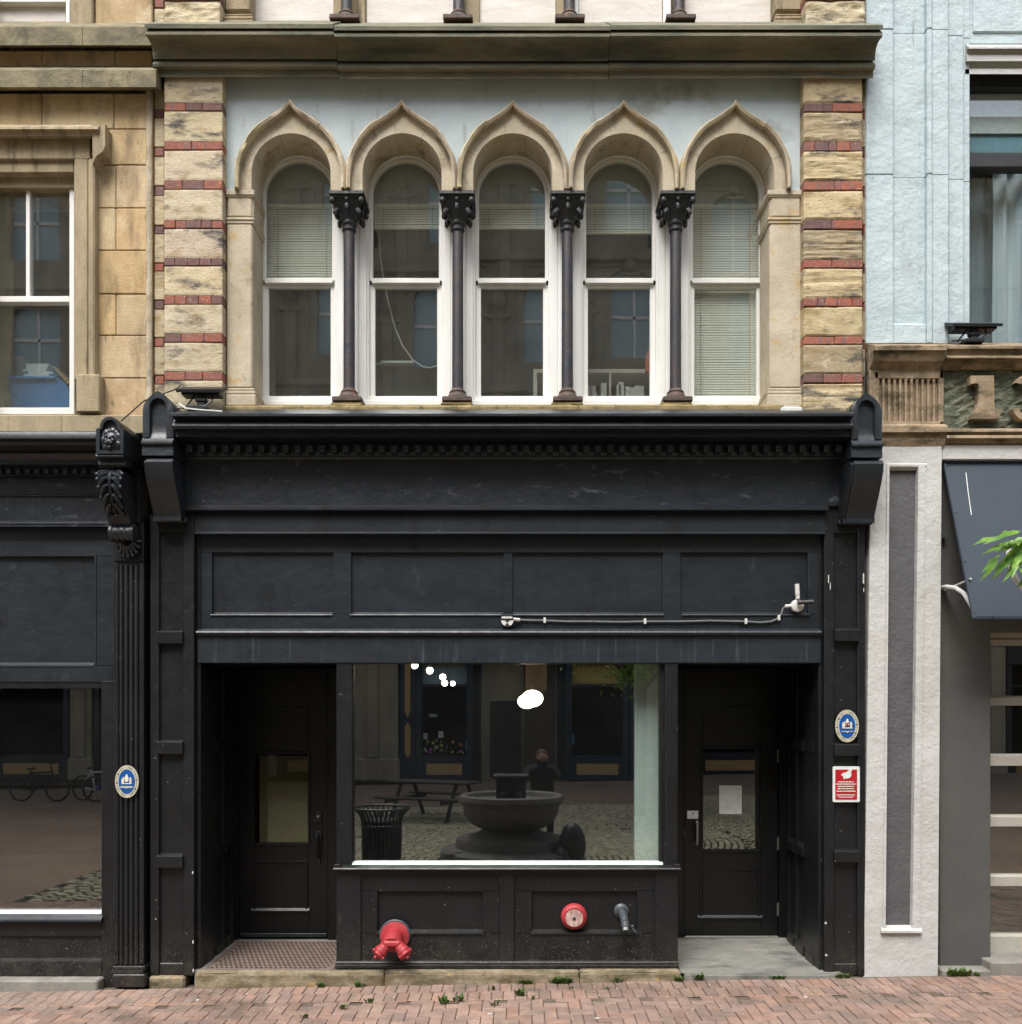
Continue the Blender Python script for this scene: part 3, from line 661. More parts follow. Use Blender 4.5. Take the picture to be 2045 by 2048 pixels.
# gabled brackets
def bracket(x0,x1,l0,l1,dy):
    b=B(); yf=-.29; X0,X1=sx(x0,yf),sx(x1,yf); zt=sz(781+dy,yf); zs=sz(812+dy,yf); zb=sz(872+dy,yf); xc=(X0+X1)/2; w=X1-X0
    prof=[(X0,zb),(X0-.004,zs-.05),(X0,zs),(X0+w*.12,zs+(zt-zs)*.42),(X0+w*.3,zs+(zt-zs)*.75),(xc,zt),(X1-w*.3,zs+(zt-zs)*.75),(X1-w*.12,zs+(zt-zs)*.42),(X1,zs),(X1+.004,zs-.05),(X1,zb)]
    b.ext(prof,yf+.035,.25)
    # raised rim with round-headed niche
    m=14; rn=w*.27; zn=zs-.0
    nic=[(xc-rn,zb-.01)]+[(xc-rn*math.cos(math.pi*k/m),zn+rn*math.sin(math.pi*k/m)) for k in range(m+1)]+[(xc+rn,zb-.01)]
    ou=resamp([(X0,zb-.01)]+prof[2:9]+[(X1,zb-.01)],len(nic)-1)
    inn=resamp(nic,len(nic)-1)
    ou2=[(x*.9+xc*.1,z) for x,z in ou]
    b.grid([[(x,yf+.04,z) for x,z in ou],[(x,yf+.006,z) for x,z in ou],[(x,yf,z) for x,z in ou2],[(x,yf,z) for x,z in inn],[(xc+(x-xc)*.88,yf+.036,z) for x,z in inn]])
    # flare and slabs
    b.profx(X0,X1,[(.2,zb+.1),(yf+.03,zb+.1),(yf+.03,zb+.04),(yf+.016,zb+.0),(yf-.006,zb-.035),(yf-.022,zb-.052),(yf-.022,zb-.066),(yf-.0,zb-.076),(yf-.004,zb-.15),(.2,zb-.15)])
    zl=zb-.155; z0=sz(1036+dy,-.06)
    L0,L1=sx(l0,-.26),sx(l1,-.26); pts=[(.2,zl)]
    ctl=[(-.22,zl),(-.275,zl-.012),(-.30,zl-.045),(-.29,zl-.10),(-.255,zl-.18),(-.20,zl-.27),(-.15,zl-.35),(-.115,zl-.41),(-.105,zl-.44),(-.12,zl-.46),(-.12,z0),(.2,z0)]
    b.profx(L0,L1,pts+ctl)
    b.profx(L0-.02,L0+.035,[(y+.018 if y<.1 else y,z+.0) for y,z in pts+ctl][:-2]+[(-.1,z0+.002),(.2,z0+.002)])
    b.box(L0-.03,L1+.015,-.05,.2,z0-.03,z0+.004,.005)
    return P('gabled_bracket',b,'paint',SB,30)
bracket(285,347,296,349,0); bracket(1703,1765,1706,1764,4)
# shop window
b=B(); zh=sz(1330,.06)
b.pbox(703,1331,1322,1328,.1,.15,.002)
sw=P('shop_window',b,'paint_low')
P('window_post',B().pbox(673,704,1325,1735,.05,.16,.005).pbox(703.5,707.5,1325,1725,.09,.15,.002),'paint_low',sw); P('window_post',B().pbox(1330.5,1356.5,1325,1735,.05,.16,.005).pbox(1319,1331,1325,1725,.09,.15,.003),'paint_low',sw)
P('pane',B().box(sx(705,.12),sx(1324,.12),.12,.126,sz(1726,.12),sz(1322,.12),0),'g_shop',sw)
b=B(); b.pprof(sx(704,.07),sx(1326,.07),[(.14,1721),(.1,1722),(.055,1729),(.05,1731),(.14,1731)]); P('bottom_bead',b,'mint',sw)
b=B(); b.pprof(sx(668,0),sx(1361,0),[(.2,1728.5),(.05,1729.5),(-.012,1736),(-.018,1738.5),(-.01,1741),(.2,1741)]); b.box(sx(668,0),sx(668,0)+.05,.0,.9,sz(1741,0),sz(1729,0)); b.box(sx(1361,0)-.05,sx(1361,0),.0,.9,sz(1741,0),sz(1729,0)); P('window_sill',b,'paint_low',sw)
# stall riser
b=B(); y0=.03; zb=sz(1934,0)
b.pbox(673,722,1739,1934,y0,.2); b.pbox(1310,1356.5,1739,1934,y0,.2); b.pbox(999.5,1029,1739,1934,y0,.2); b.pbox(673,1356,1739,1751,y0+.002,.2)
for (a,c,i0,i1) in ((721,1000,755,966),(1028.5,1310.5,1064,1275)):
    b.pbox(a,c,1748,1783,.05,.2); b.pbox(a,c,1865,1925,.05,.2); b.pbox(a,i0,1780,1868,.05,.2); b.pbox(i1,c,1780,1868,.05,.2); b.pbox(a,c,1770,1870,.085,.2,0)
    b.pprof(sx(i0-2,.05),sx(i1+2,.05),[(.1,1857),(.086,1858),(.04,1866),(.038,1869),(.1,1870)])
b.pprof(sx(671,.02),sx(1358,.02),[(.2,1917),(.055,1919),(.022,1923),(.016,1926),(.022,1929),(.014,1931),(.014,1937),(.2,1937)])
sr=P('stall_riser',b,'paint_low')
# door recesses
XL0,XL1,XR0,XR1=sx(396,.1),sx(673,.06),sx(1356.5,.06),sx(1643,.1); YB=1.0
b=B(); b.box(XL1-.002,XL1+.05,.16,YB+.05,.05,2.56,.004); b.box(XR0-.05,XR0+.002,.16,YB+.05,.05,2.56,.004); P('window_return',b,'paint_shaded')
b=B(); b.box(XL1+.051,XL1+.06,.135,1.04,.62,2.56,0); P('glare_cover',b,'dark')  # added dark sheet, covers the bright grazing reflection on the window return
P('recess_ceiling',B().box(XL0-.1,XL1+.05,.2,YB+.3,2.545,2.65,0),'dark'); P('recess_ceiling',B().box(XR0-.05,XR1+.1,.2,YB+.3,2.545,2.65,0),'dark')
def recess_wall(X,sgn):
    b=B(); b.box(X,X-sgn*.1,.1,YB+.1,.02,2.56,0)
    for (ya,yb) in ((.08,.2),(.40,.47),(.68,.75),(.93,1.0)): b.box(X-sgn*.02,X+sgn*.022,ya,yb,.04,2.55,.004)
    for z,h in ((sz(1482,0),.1),(sz(1707,0),.1),(.16,.14)):
        for (ya,yb) in ((.2,.40),(.47,.68),(.75,.93)):
            n=[(X-sgn*.02,z+.01),(X+sgn*.002,z+.008),(X+sgn*.038,z-.022),(X+sgn*.038,z-h),(X-sgn*.02,z-h)]
            b.ext(n,ya-.002,yb+.002)
    return P('recess_wall',b,'paint_low')
recess_wall(XL0,1); recess_wall(XR1,-1)
def backwall(X0,X1,d0,d1,ztop):
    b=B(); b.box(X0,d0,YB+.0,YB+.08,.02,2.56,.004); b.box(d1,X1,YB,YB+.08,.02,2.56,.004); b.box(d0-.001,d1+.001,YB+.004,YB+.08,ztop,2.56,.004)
    return P('door_frame',b,'paint_shaded')
# doors
def door(px0,px1,gl,zb,ztop,panel,handle,hinge):
    y=YB+.03; X0,X1=sx(px0,YB),sx(px1,YB); b=B()
    g0,g1,gt,gb=sx(gl[0],y),sx(gl[1],y),sz(gl[2],y),sz(gl[3],y)
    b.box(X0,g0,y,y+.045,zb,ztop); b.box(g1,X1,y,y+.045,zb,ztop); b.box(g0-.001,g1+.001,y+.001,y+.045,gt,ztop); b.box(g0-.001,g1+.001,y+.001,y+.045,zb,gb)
    d=P('door',b,'paint_shaded')
    b=B()
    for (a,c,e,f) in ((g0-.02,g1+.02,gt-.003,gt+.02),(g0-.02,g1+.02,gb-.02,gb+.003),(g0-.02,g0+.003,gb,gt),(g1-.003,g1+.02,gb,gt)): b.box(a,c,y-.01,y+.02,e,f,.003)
    P('glazing_bead',b,'paint_shaded',d)
    P('pane',B().box(g0-.004,g1+.004,y+.02,y+.026,gb-.004,gt+.004,0),'g_door' if gl[0]>1000 else 'g_dim',d)
    p0,p1,pt,pb=sx(panel[0],y),sx(panel[1],y),sz(panel[2],y),sz(panel[3],y); b=B()
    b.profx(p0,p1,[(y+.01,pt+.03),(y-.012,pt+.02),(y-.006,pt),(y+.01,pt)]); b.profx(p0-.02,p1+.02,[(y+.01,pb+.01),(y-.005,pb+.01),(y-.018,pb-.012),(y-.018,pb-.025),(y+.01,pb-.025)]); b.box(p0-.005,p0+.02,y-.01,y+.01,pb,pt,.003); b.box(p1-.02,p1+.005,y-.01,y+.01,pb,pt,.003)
    P('door_panel_moulding',b,'paint_shaded',d)
    return d,y
dl,y=door(477,655,(509,617,1507,1687),.10,2.2,(508,615,1727,1818),None,None)
backwall(XL0-.05,XL1+.02,sx(477,YB),sx(656,YB),2.2)
b=B(); X=sx(638,y); b.box(X-.03,X+.03,y-.02,y,sz(1644,y),sz(1622,y),.004); P('deadbolt',b,'blackmetal',dl)
b=B(); b.lathe([(.012,0),(.012,.02)],(X,y-.012,sz(1632,y)),(0,-1,0),12); P('deadbolt_keyway',b,'steel',dl)
b=B(); b.box(X-.032,X+.032,y-.022,y,sz(1686,y),sz(1662,y),.005); b.tube([(X,y-.01,sz(1668,y)),(X,y-.06,sz(1674,y)),(X,y-.065,sz(1700,y)),(X,y-.03,sz(1712,y)),(X,y-.005,sz(1714,y))],.011,8); b.box(X-.02,X+.02,y-.015,y,sz(1726,y),sz(1706,y),.004); P('door_handle',b,'blackmetal',dl,True)
b=B(); b.box(sx(477,YB)+.01,sx(655,YB)-.01,y-.02,y,.10,.135,.004); P('kick_rail',b,'paint',dl)
b=B(); b.box(sx(520,1.07),sx(616,1.07),1.068,1.071,sz(1684,1.07),sz(1512,1.07),0); P('frosted_film',b,plain('olive_film',C(150,148,128),.8),dl)
dr,y=door(1370,1558,(1406,1522,1497,1700),.115,2.2,(1400,1520,1742,1832),None,None)
backwall(XR0-.02,XR1+.05,sx(1369,YB),sx(1559,YB),2.2)
b=B(); X=sx(1392.5,y); za,zb=sz(1641,y),sz(1688,y); b.tube([(X,y,za-.01),(X,y-.05,za-.01),(X,y-.055,za-.03),(X,y-.055,zb+.03),(X,y-.05,zb+.01),(X,y,zb+.01)],.014,10); P('door_handle',b,'steel',dr,True)
b=B(); b.pbox(1364,1371,1658,1675,y-.02,y,.003); P('latch_plate',b,'greypipe',dr)
b=B(); b.box(sx(1372,YB),sx(1557,YB),y-.03,y+.04,.075,.112,.004); P('threshold_strip',b,'steel',dr)
b=B(); 
for zz in (1.75,.95,.35): b.box(sx(1556,YB),sx(1559.5,YB),y-.012,y,zz-.06,zz+.06,.002)
P('hinge',b,'steel',dr)
# steps
b=B(); zt=sz(1943,-.06); n=0; x=sx(391,-.06)
for L in (1.5,1.55,1.0):
    X1=min(x+L,sx(1362,-.06)); b.rough(x+.002,X1-.002,-.075,.012,gz(x)-.1,zt-.012+n*.004,.010,4,9,n+200); b.box(x+.002,X1-.002,-.064,.012,zt-.06,zt-.002+n*.004,.012); x=X1; n+=1
P('kerb_step',b,'kerb')
b=B(); b.box(XL0+.0,XL1-.002,.014,YB+.06,gz(-2)-.1,.078,.006); P('recess_floor',b,'mottle')
b=B(); b.rough(XR0+.03,XR1+.12,-.055,YB+.06,gz(2)-.1,.068,.004,5,9,77)
n=len(b.v)
b.grid([[(XR0+.01,-.045,.07),(XR1+.1,-.045,.045)],[(XR0+.01,.5,.085),(XR1+.1,.5,.07)],[(XR0+.01,1.04,.1),(XR1+.1,1.04,.1)]])
P('recess_floor',b,'mottle')
b=B(); b.box(sx(300),sx(372),-.03,.3,gz(-3)-.1,sz(1951)-.002,.015); P('plinth_stone',b,'kerb')
b=B(); X0,X1=sx(436,.1),sx(655,.1); nb=26
gx0,gx1=XL0+.1,XL1-.03; hol=B()
b.box(gx0,gx1,.03,.93,.075,.0855,.003); b.box(gx0-.02,gx1+.02,.016,.03,.075,.09,.003); b.box(gx0-.02,gx0,.03,.93,.075,.09,.003); b.box(gx1,gx1+.02,.03,.93,.075,.09,.003)
for j in range(17):
    for i in range(24):
        xx=gx0+.03+(gx1-gx0-.05)*(i+(.5 if j%2 else 0))/24; yy=.06+.84*j/16.5; n=len(hol.v)
        hol.v+=[(xx+.012*math.cos(q*math.pi/3),yy+.016*math.sin(q*math.pi/3),.0863) for q in range(6)]; hol.face(range(n,n+6))
tag(build('metal_grate',b,M['grate'],None,False,None,(-2,.4,.09),(hol,M['dark'])),'rusty perforated metal grate on the floor of the left doorway','door grate')
# display partition
b=B(); b.box(sx(1270,.36),sx(1326,.36),.36,.42,.5,2.6,.004); P('display_partition',b,'mint')
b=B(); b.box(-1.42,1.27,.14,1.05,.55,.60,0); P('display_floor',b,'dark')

# ================================================================== LEFT BUILDING
LB=thing('stone_building','tan ashlar building with a white sash window above a black shopfront with fluted pilaster','building',(-6,.5,0))
PL=lambda name,b,mat,par=LB,sm=False: build(name,b,M[mat],par,sm)
XE=-2.955; YW=.08
b=B(); 
def ash(px0,px1,py0,py1,k=None):
    k=k or random.uniform(.9,1.06); w=random.choice([0,0,.5,1]); t=(k*(1+.02*w),k*(1-.06*w)*random.uniform(.97,1.01),k*(1-.2*w)*random.uniform(.95,1.03),1)
    b.box(sx(px0,YW)+.002,min(sx(px1,YW),XE)-.002,YW+random.uniform(-.002,.002),.5,sz(py1,YW)+.002,sz(py0,YW)-.002,.007,t)
for (a,c) in ((-330,-200),(-200,-61),(-61,84),(84,228),(228,312)): ash(a,c,186,258)
rows=[258,330,416,501,588,671,756,832]
for i,(a,c) in enumerate(zip(rows,rows[1:])):
    if i in (0,3,5)[1:] or i==0 or i==6: ash(188,312,a,c)
    else: ash(188,232,a,c,1.02); ash(232,312,a,c)
    ash(-330,-210,a,c); ash(-210,-76,a,c)
for (a,c) in ((-330,-130),(-130,84),(84,230),(230,312)): ash(a,c,100,140,1.12)
for (a,c) in ((-330,-150),(190,312)): ash(a,c,-10,54,.9)
for (a,c) in ((-330,-150),(190,312)):
    for r in range(6): ash(a,c,-10-85*(r+1),-10-85*r)
PL('ashlar_wall',b,'ashlar')
b=B(); b.rough(XE-.05,XE-.004,YW-.012,.3,sz(830,YW),sz(180,YW),.007,9,7,5); PL('mortar_seam',b,'seam')
b=B(); b.box(-9.5,sx(-330,YW),YW,.5,2.9,10.4,0); b.box(-9.5,XE,.5,9,7.6,10.4,0); b.box(-9.5,-9.3,.1,9,0,7.6,0); b.box(-9.5,XE,8.8,9,0,7.6,0); b.box(sx(-330,YW),sx(-76,.3),.3,.5,4,10.4,0);b.box(sx(188,.3),XE,.3,.5,4,10.4,0); b.box(sx(-150,YW),sx(190,YW),YW,.5,sz(-250,YW),10.4,0); PL('side_wall',b,'ashlar')
for nm,pts in (('string_course',[(.3,40),(YW,46),(-.06,52),(-.07,54),(-.07,90),(-.055,92),(YW,95),(.3,95)]),('string_course',[(.3,128),(YW,132),(-.05,138),(-.06,140),(-.06,174),(-.045,177),(YW,181),(.3,181)])):
    b=B(); yy=pts[3][0]
    for a,c in ((-700,-330),(-330,165),(165,600)):
        b.profx(sx(a,yy)+.002,min(sx(c,yy),-2.868)-.002,[(y,sz(py,y)+random.uniform(-.003,.003)*0) for y,py in pts])
    PL(nm,b,'course')
# window surround
b=B(); y0=-.0
ctr=56; mir=lambda a,c:((a,c),(2*ctr-c,2*ctr-a))
for (a,c) in mir(148,176): b.pbox(a,c,316,760,y0+.03,.5,.008)
for (a,c) in mir(176,189): b.pbox(a,c,316,756,y0,.5,.012)
for (a,c) in mir(152,199): b.pbox(a,c,748,824,y0-.02,.5,.01)
b.pbox(-70,180,276,318,y0+.03,.5,.006); b.pprof(sx(-88,0),sx(200,0),[(.3,316),(.03,316.5),(-.0,320),(.03,326),(.05,328),(.3,328)]) if False else None
b.pprof(sx(-92,y0),sx(205,y0),[(.3,248),(.02,250),(-.07,253),(-.075,258),(-.05,264),(-.04,272),(.0,277),(.05,278),(.3,278)])
for sg in (0,1):
    pts=[]
    base=[(186,250),(211,250),(211,292),(206,304),(194,312),(188,324),(186,330)]
    for px,py in base:
        q=px if sg==0 else 2*ctr-px; pts.append((sx(q,-.04),sz(py,-.04)))
    b.ext(pts,-.045,.3)
b.pbox(-38,148,318,345,.06,.5,.006); b.pbox(-38,148,330,352,.1,.5,.006); b.pbox(-40,150,352,376,.13,.5,.006)
PL('window_surround',b,'trim')
b=B(); b.pbox(-110,300,829,868,.0,.5,.01); b.pbox(-700,-112,829,868,.0,.5,.01); b.pbox(300,312,829,868,.02,.5,.01); PL('window_sill',b,'trim')
yg=.2
def sashwin(par_px,top,mid,bot,mull):
    a,c=par_px; b=B(); b.pbox(a-10,a,top-6,bot,yg-.05,.4); b.pbox(c,c+10,top-6,bot,yg-.05,.4); b.pbox(a-10,c+10,top-12,top,yg-.05,.4); b.pbox(a-10,c+10,bot,bot+14,yg-.06,.4)
    w=PL('sash_window',b,'white'); b=B()
    b.pbox(a,c,mid-6,mid+6,yg-.035,yg+.04)
    if mull: b.pbox(mull-4,mull+4,top,mid-5,yg-.03,yg+.03)
    PL('sash',b,'white',w)
    PL('pane',B().box(sx(a,yg),sx(c,yg),yg,yg+.005,sz(mid,yg),sz(top,yg),0),'g_upper',w)
    PL('pane',B().box(sx(a,yg),sx(c,yg),yg+.03,yg+.035,sz(bot,yg),sz(mid,yg),0),'g_upper',w)
    return w
sashwin((-28,139),376,598,815,56)
b=B(); shell(b,-5.2,-3.0,.45,3.8,4.4,7.4); PL('upper_room',b,'room')
# upper boarded window
b=B(); b.pbox(132,140,-250,54,.14,.4); b.pbox(-28,-20,-250,54,.14,.4); b.pbox(-20,132,-2,4,.15,.4); w=PL('blocked_window',b,'white')
b=B(); b.pbox(-20,132,4,54,.2,.3); b.pbox(-20,132,-250,-2,.2,.3); PL('blocked_pane',b,'boards',w)
for (a,c) in mir(140,186): PL('window_jamb',B().pbox(a,c,-250,54,.05,.4,.01),'trim')
# --- black shopfront of the stone building
b=B(); b.pprof(-9.5,sx(196,-.3),[(.3,860),(-.32,864),(-.33,868),(-.33,877),(-.30,881),(-.25,884),(-.24,890),(-.2,897),(-.16,903),(-.17,907),(-.15,916),(-.14,919),(-.14,929),(-.12,931),(-.05,934),(-.05,951),(.0,955),(.3,955)]); PL('shop_cornice',b,'paint',LB,30)
b=B(); px=-330
while px<190: b.pbox(px,px+9,937,946,-.09,-.04,.003); px+=19
PL('dentil_row',b,'paint')
b=B(); b.pbox(-900,230,953,1046,.02,.3); b.pprof(-9.5,sx(228,0),[(.2,984),(.02,988),(.005,990),(.005,992),(.02,993),(.2,993)]); b.pprof(-9.5,sx(228,0),[(.2,1040),(.02,1041),(-.02,1044),(-.022,1047),(-.005,1048),(-.03,1050),(-.03,1053),(.2,1056)]); PL('fascia_board',b,'paint_flaky')
b=B(); yr,yp=.05,.085
b.pbox(-900,230,1054,1082,.06,.3,.003); b.pbox(-900,229,1080,1113,yr,.3); b.pbox(-900,229,1329,1364,yr,.3); b.pbox(191,229,1110,1332,yr,.3); b.pbox(-400,-362,1110,1332,yr,.3); b.pbox(-900,229,1108,1334,yp,.3,0)
b.pprof(-9.5,sx(191,yp),[(yp+.02,1324),(yp,1325),(yr-.004,1331.5),(yr-.004,1334),(yp+.02,1334)]); b.pbox(189,193,1112,1330,yr-.006,yp,.002); PL('transom_panel',b,'paint')
b=B(); b.pbox(-900,204,1360,1376,.06,.3); w=PL('shop_window',b,'paint_low')
for (a,c) in ((203,229),(-430,-404)): PL('window_post',B().pbox(a,c,1362,1975,.03,.3),'paint_low',w)
PL('pane',B().box(-9.4,sx(204,.14),.14,.146,sz(1824,.14),sz(1372,.14),0),'g_left',w)
b=B(); b.pprof(-9.4,sx(204,.06),[(.16,1819),(.1,1820.5),(.06,1826),(.055,1828),(.16,1828)]); PL('bottom_bead',b,'white',w)
b=B(); b.pprof(-9.4,sx(204,.0),[(.2,1827),(.055,1827.5),(-.01,1839),(-.015,1843),(.0,1845),(.2,1845)]); PL('window_sill',b,'paint',w)
b=B(); b.pbox(-900,204,1843,1873,.04,.3); b.pbox(-900,204,1870,1922,.06,.3); b.pprof(-9.4,sx(204,.03),[(.2,1914),(.06,1916),(.028,1922),(.024,1926),(.024,1952),(.2,1954)]); PL('stall_riser',b,'paint_low')
b=B(); b.box(-9.4,sx(205,0),-.09,.35,gz(-6)-.2,sz(1955,0),.012); PL('concrete_plinth',b,'concrete')
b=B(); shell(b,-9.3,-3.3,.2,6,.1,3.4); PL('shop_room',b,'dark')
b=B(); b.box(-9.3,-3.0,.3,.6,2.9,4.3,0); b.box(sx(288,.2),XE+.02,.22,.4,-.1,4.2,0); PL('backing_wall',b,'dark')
# fluted pilaster
b=B(); yf=-.05; b.pbox(228,287,1045,1976,yf+.018,.25); 
for k in range(6):
    xc=232+ (283-232)*k/5
    if k in (0,5): b.pbox(xc-4.5,xc+4.5,1127,1930,yf,.1,.006)
    else: b.tube([(sx(xc,yf),yf+.016,sz(1130,yf)),(sx(xc,yf),yf+.016,sz(1928,yf))],.015,8)
b.pbox(228,287,1045,1122,yf,.25); b.pbox(226,290,1933,1940,yf-.02,.2); b.pprof(sx(227,yf),sx(289,yf),[(.1,1938),(yf-.012,1938),(yf-.02,1943),(yf-.02,1947),(yf-.008,1950),(.1,1950)]); b.pbox(225,290,1949,1975,yf-.03,.2,.008)
fp=PL('fluted_pilaster',b,'paint_low',LB,30)
# lion-headed console
b=B(); yf=-.36; X0,X1=sx(192,yf),sx(248,yf); zt=sz(833,yf); zs=sz(858,yf); zb=sz(908,yf); xc=(X0+X1)/2; w=X1-X0
out=[(X0,zb),(X0,zs),(X0+w*.12,zs+.01)]+[(xc-w*.36*math.cos(math.pi*k/12),zs+.02+(zt-zs-.02)*math.sin(math.pi*k/12)) for k in range(13)]+[(X1-w*.12,zs+.01),(X1,zs),(X1,zb)]
b.ext(out,yf+.03,.1)
inn=[(xc+(x-xc)*.72,zb+.028+(z-zb)*.82) for x,z in out]
b.grid([[(x,yf+.03,z) for x,z in out+out[:1]],[(x,yf,z) for x,z in [(xc+(x-xc)*.98,zb+.003+(z-zb)*.985) for x,z in out+out[:1]]],[(x,yf,z) for x,z in inn+inn[:1]],[(x,yf+.03,z) for x,z in inn+inn[:1]]])
b.pprof(sx(194,-.33),sx(249,-.33),[(.1,907),(-.345,907.5),(-.35,912),(-.33,917),(-.30,920),(-.305,929),(-.29,931),(-.29,934),(.1,938)])
lc=PL('console_bracket',b,'paint',LB,30)
b=B(); zc=(zs+zb)/2+.015; yq=yf+.03
b.ball((xc,yq-.005,zc),.062,14,10,sq=(1,.55,1.1)); b.ball((xc,yq-.04,zc-.022),.03,10,8,sq=(1.1,.8,.8)); b.ball((xc,yq-.047,zc+.005),.015,8,6,sq=(.9,.8,1.6))
for s_ in (-1,1): b.ball((xc+s_*.025,yq-.036,zc+.022),.013,8,6); b.ball((xc+s_*.024,yq-.036,zc-.008),.018,8,6); b.ball((xc+s_*.018,yq-.05,zc-.03),.014,8,6)
for k in range(14):
    a=2*math.pi*k/14; b.ball((xc+.058*math.cos(a),yq-.0,zc+.068*math.sin(a)),.03+.006*(k%2),8,6,sq=(1,.7,1.1))
b.ball((xc,yq-.036,zc-.062),.018,8,6)
PL('lion_mask',b,'paint',lc,True)
b=B(); pts=[(.1,940),(-.24,942),(-.31,950),(-.325,962),(-.315,980),(-.28,1002),(-.225,1022),(-.17,1038),(-.14,1052),(.1,1052)]
b.profx(sx(206,-.26),sx(251,-.26),[(y,sz(py,-.26)) for y,py in pts])
ctl=[(y,sz(py,-.26)) for y,py in pts[1:-1]]
cxx=(sx(206,-.26)+sx(251,-.26))/2
def onS(f):
    L=f*(len(ctl)-1); i=min(int(L),len(ctl)-2); q=L-i; return (ctl[i][0]*(1-q)+ctl[i+1][0]*q, ctl[i][1]*(1-q)+ctl[i+1][1]*q)
for k in range(6):
    f0=.02+.12*k
    for s_ in (-1,1):
        pth=[]; rr=[]
        for q in range(6):
            u=q/5; y,z=onS(min(1,f0+.13*u*u*1.2)); pth.append((cxx+s_*(.012+.085*u*(1-.09*k)),y-.018-.01*math.sin(u*3),z-.004)); rr.append(.008+.011*math.sin(u*2.6))
        b.tube(pth,rr,6); b.ball((pth[-1][0],pth[-1][1]-.004,pth[-1][2]),.016,7,5)
b.tube([(cxx,onS(f/8)[0]-.016,onS(f/8)[1]) for f in range(0,7)],[.016,.015,.014,.013,.011,.009,.007],7)
for s_ in (-1,0,1): b.ball((cxx+s_*.035,onS(.78)[0]-.02,onS(.78)[1]),.022,8,6,sq=(1.2,.7,.8))
PL('acanthus_leaf',b,'paint',lc,True)
b=B(); z0=sz(1063,-.2); x0,x1=sx(214,-.2),sx(266,-.2)
b.lathe([(.055,0),(.068,.008),(.068,(x1-x0)*.14),(.06,(x1-x0)*.18),(.066,(x1-x0)*.3),(.06,(x1-x0)*.38),(.068,(x1-x0)*.5),(.06,(x1-x0)*.62),(.066,(x1-x0)*.7),(.06,(x1-x0)*.82),(.068,(x1-x0)*.86),(.068,(x1-x0)-.008),(.055,(x1-x0))],(x0,-.13,z0),(1,0,0),18)
PL('scroll',b,'paint',lc,True)
b=B(); xm=sx(256,-.1); zq=sz(1080,-.1)
for k in range(9):
    a=math.pi*(k/8); b.tube([(xm,-.07,zq),(xm+.05*math.cos(a),-.12,zq-.055*math.sin(a)-.005),(xm+.09*math.cos(a),-.09,zq-.12*math.sin(a)-.01)],[.012,.014,.01],6); b.ball((xm+.09*math.cos(a),-.09,zq-.12*math.sin(a)-.01),.014,7,5)
PL('shell',b,'paint',lc,True)
b=B(); b.box(sx(250,-.2),sx(285,0),-.05,.25,sz(1082,-.05),sz(936,-.05),.004); PL('console_cheek',b,'paint',lc)

# ================================================================== RIGHT BUILDING
RB=thing('painted_building','pale blue painted building with carved numerals above a white pilaster and grey wall','building',(5,.5,0))
PR=lambda name,b,mat,par=RB,sm=False: build(name,b,M[mat],par,sm)
XS=2.815; XF=8.8
b=B(); zb=sz(690,.1)
zj=[zb,sz(352,.1),sz(62,.1),9.0,10.3]
for i,(za,zc_) in enumerate(zip(zj,zj[1:])):
    za+=.001; zc_-=.001; dx=.003*((i*7)%3-1)
    b.box(XS,sx(1786,.1),.08,.5,za,zc_,.008); b.box(sx(1785,.1),sx(1853,.1),.125+dx,.5,max(za,sz(650,.1)),zc_,.004); b.box(sx(1852,.1),sx(1863,.1),.07+dx,.5,za,zc_,.01); b.box(sx(1863,.1),sx(1896,.1),.085+dx,.5,za,zc_,.006); b.box(sx(1895,.16),sx(1927,.16),.15+dx,.5,za,zc_,.006); b.box(sx(1926,.16),sx(1940,.18),.18,.5,za,zc_,.004)
b.box(sx(1785,.1),sx(1853,.1),.085,.5,zb,sz(648,.1),.012)
PR('panelled_pier',b,'blue')
b=B(); wx0,wx1=sx(1938,.3),sx(2330,.3)
b.box(wx1,XF,.1,.5,zb,10.3,.004); b.box(sx(1930,.2),wx1+.02,.2,.5,sz(88,.2),10.3,.006)
b.box(sx(1945,.2),wx1,.185,.3,sz(66,.2),sz(-300,.2),.006)
PR('upper_wall',b,'blue')
b=B(); b.pprof(sx(1938,.12),wx1,[(.4,86),(.16,90),(.12,93),(.12,97),(.16,99),(.17,108),(.15,110),(.15,122),(.19,124),(.2,136),(.18,138),(.18,148),(.4,150)]); PR('window_head',b,'whitewall')
b=B(); yg=.34; b.box(wx0-.05,wx1,yg-.04,yg+.04,sz(182,yg),sz(150,yg)); b.box(wx0-.05,wx1,yg-.06,yg+.04,sz(344,yg),sz(312,yg),.012); b.box(wx0-.03,wx0+.015,yg-.03,yg+.04,zb,sz(150,yg))
w=PR('sash_window',b,'capital')
PR('pane',B().box(wx0,wx1,yg,yg+.005,sz(316,yg),sz(180,yg),0),'g_right',w); PR('pane',B().box(wx0,wx1,yg+.02,yg+.025,zb,sz(340,yg),0),'g_right',w)
b=B(); shell(b,XS+.2,6.5,.42,3.6,4.5,7.6); PR('upper_room',b,'room')
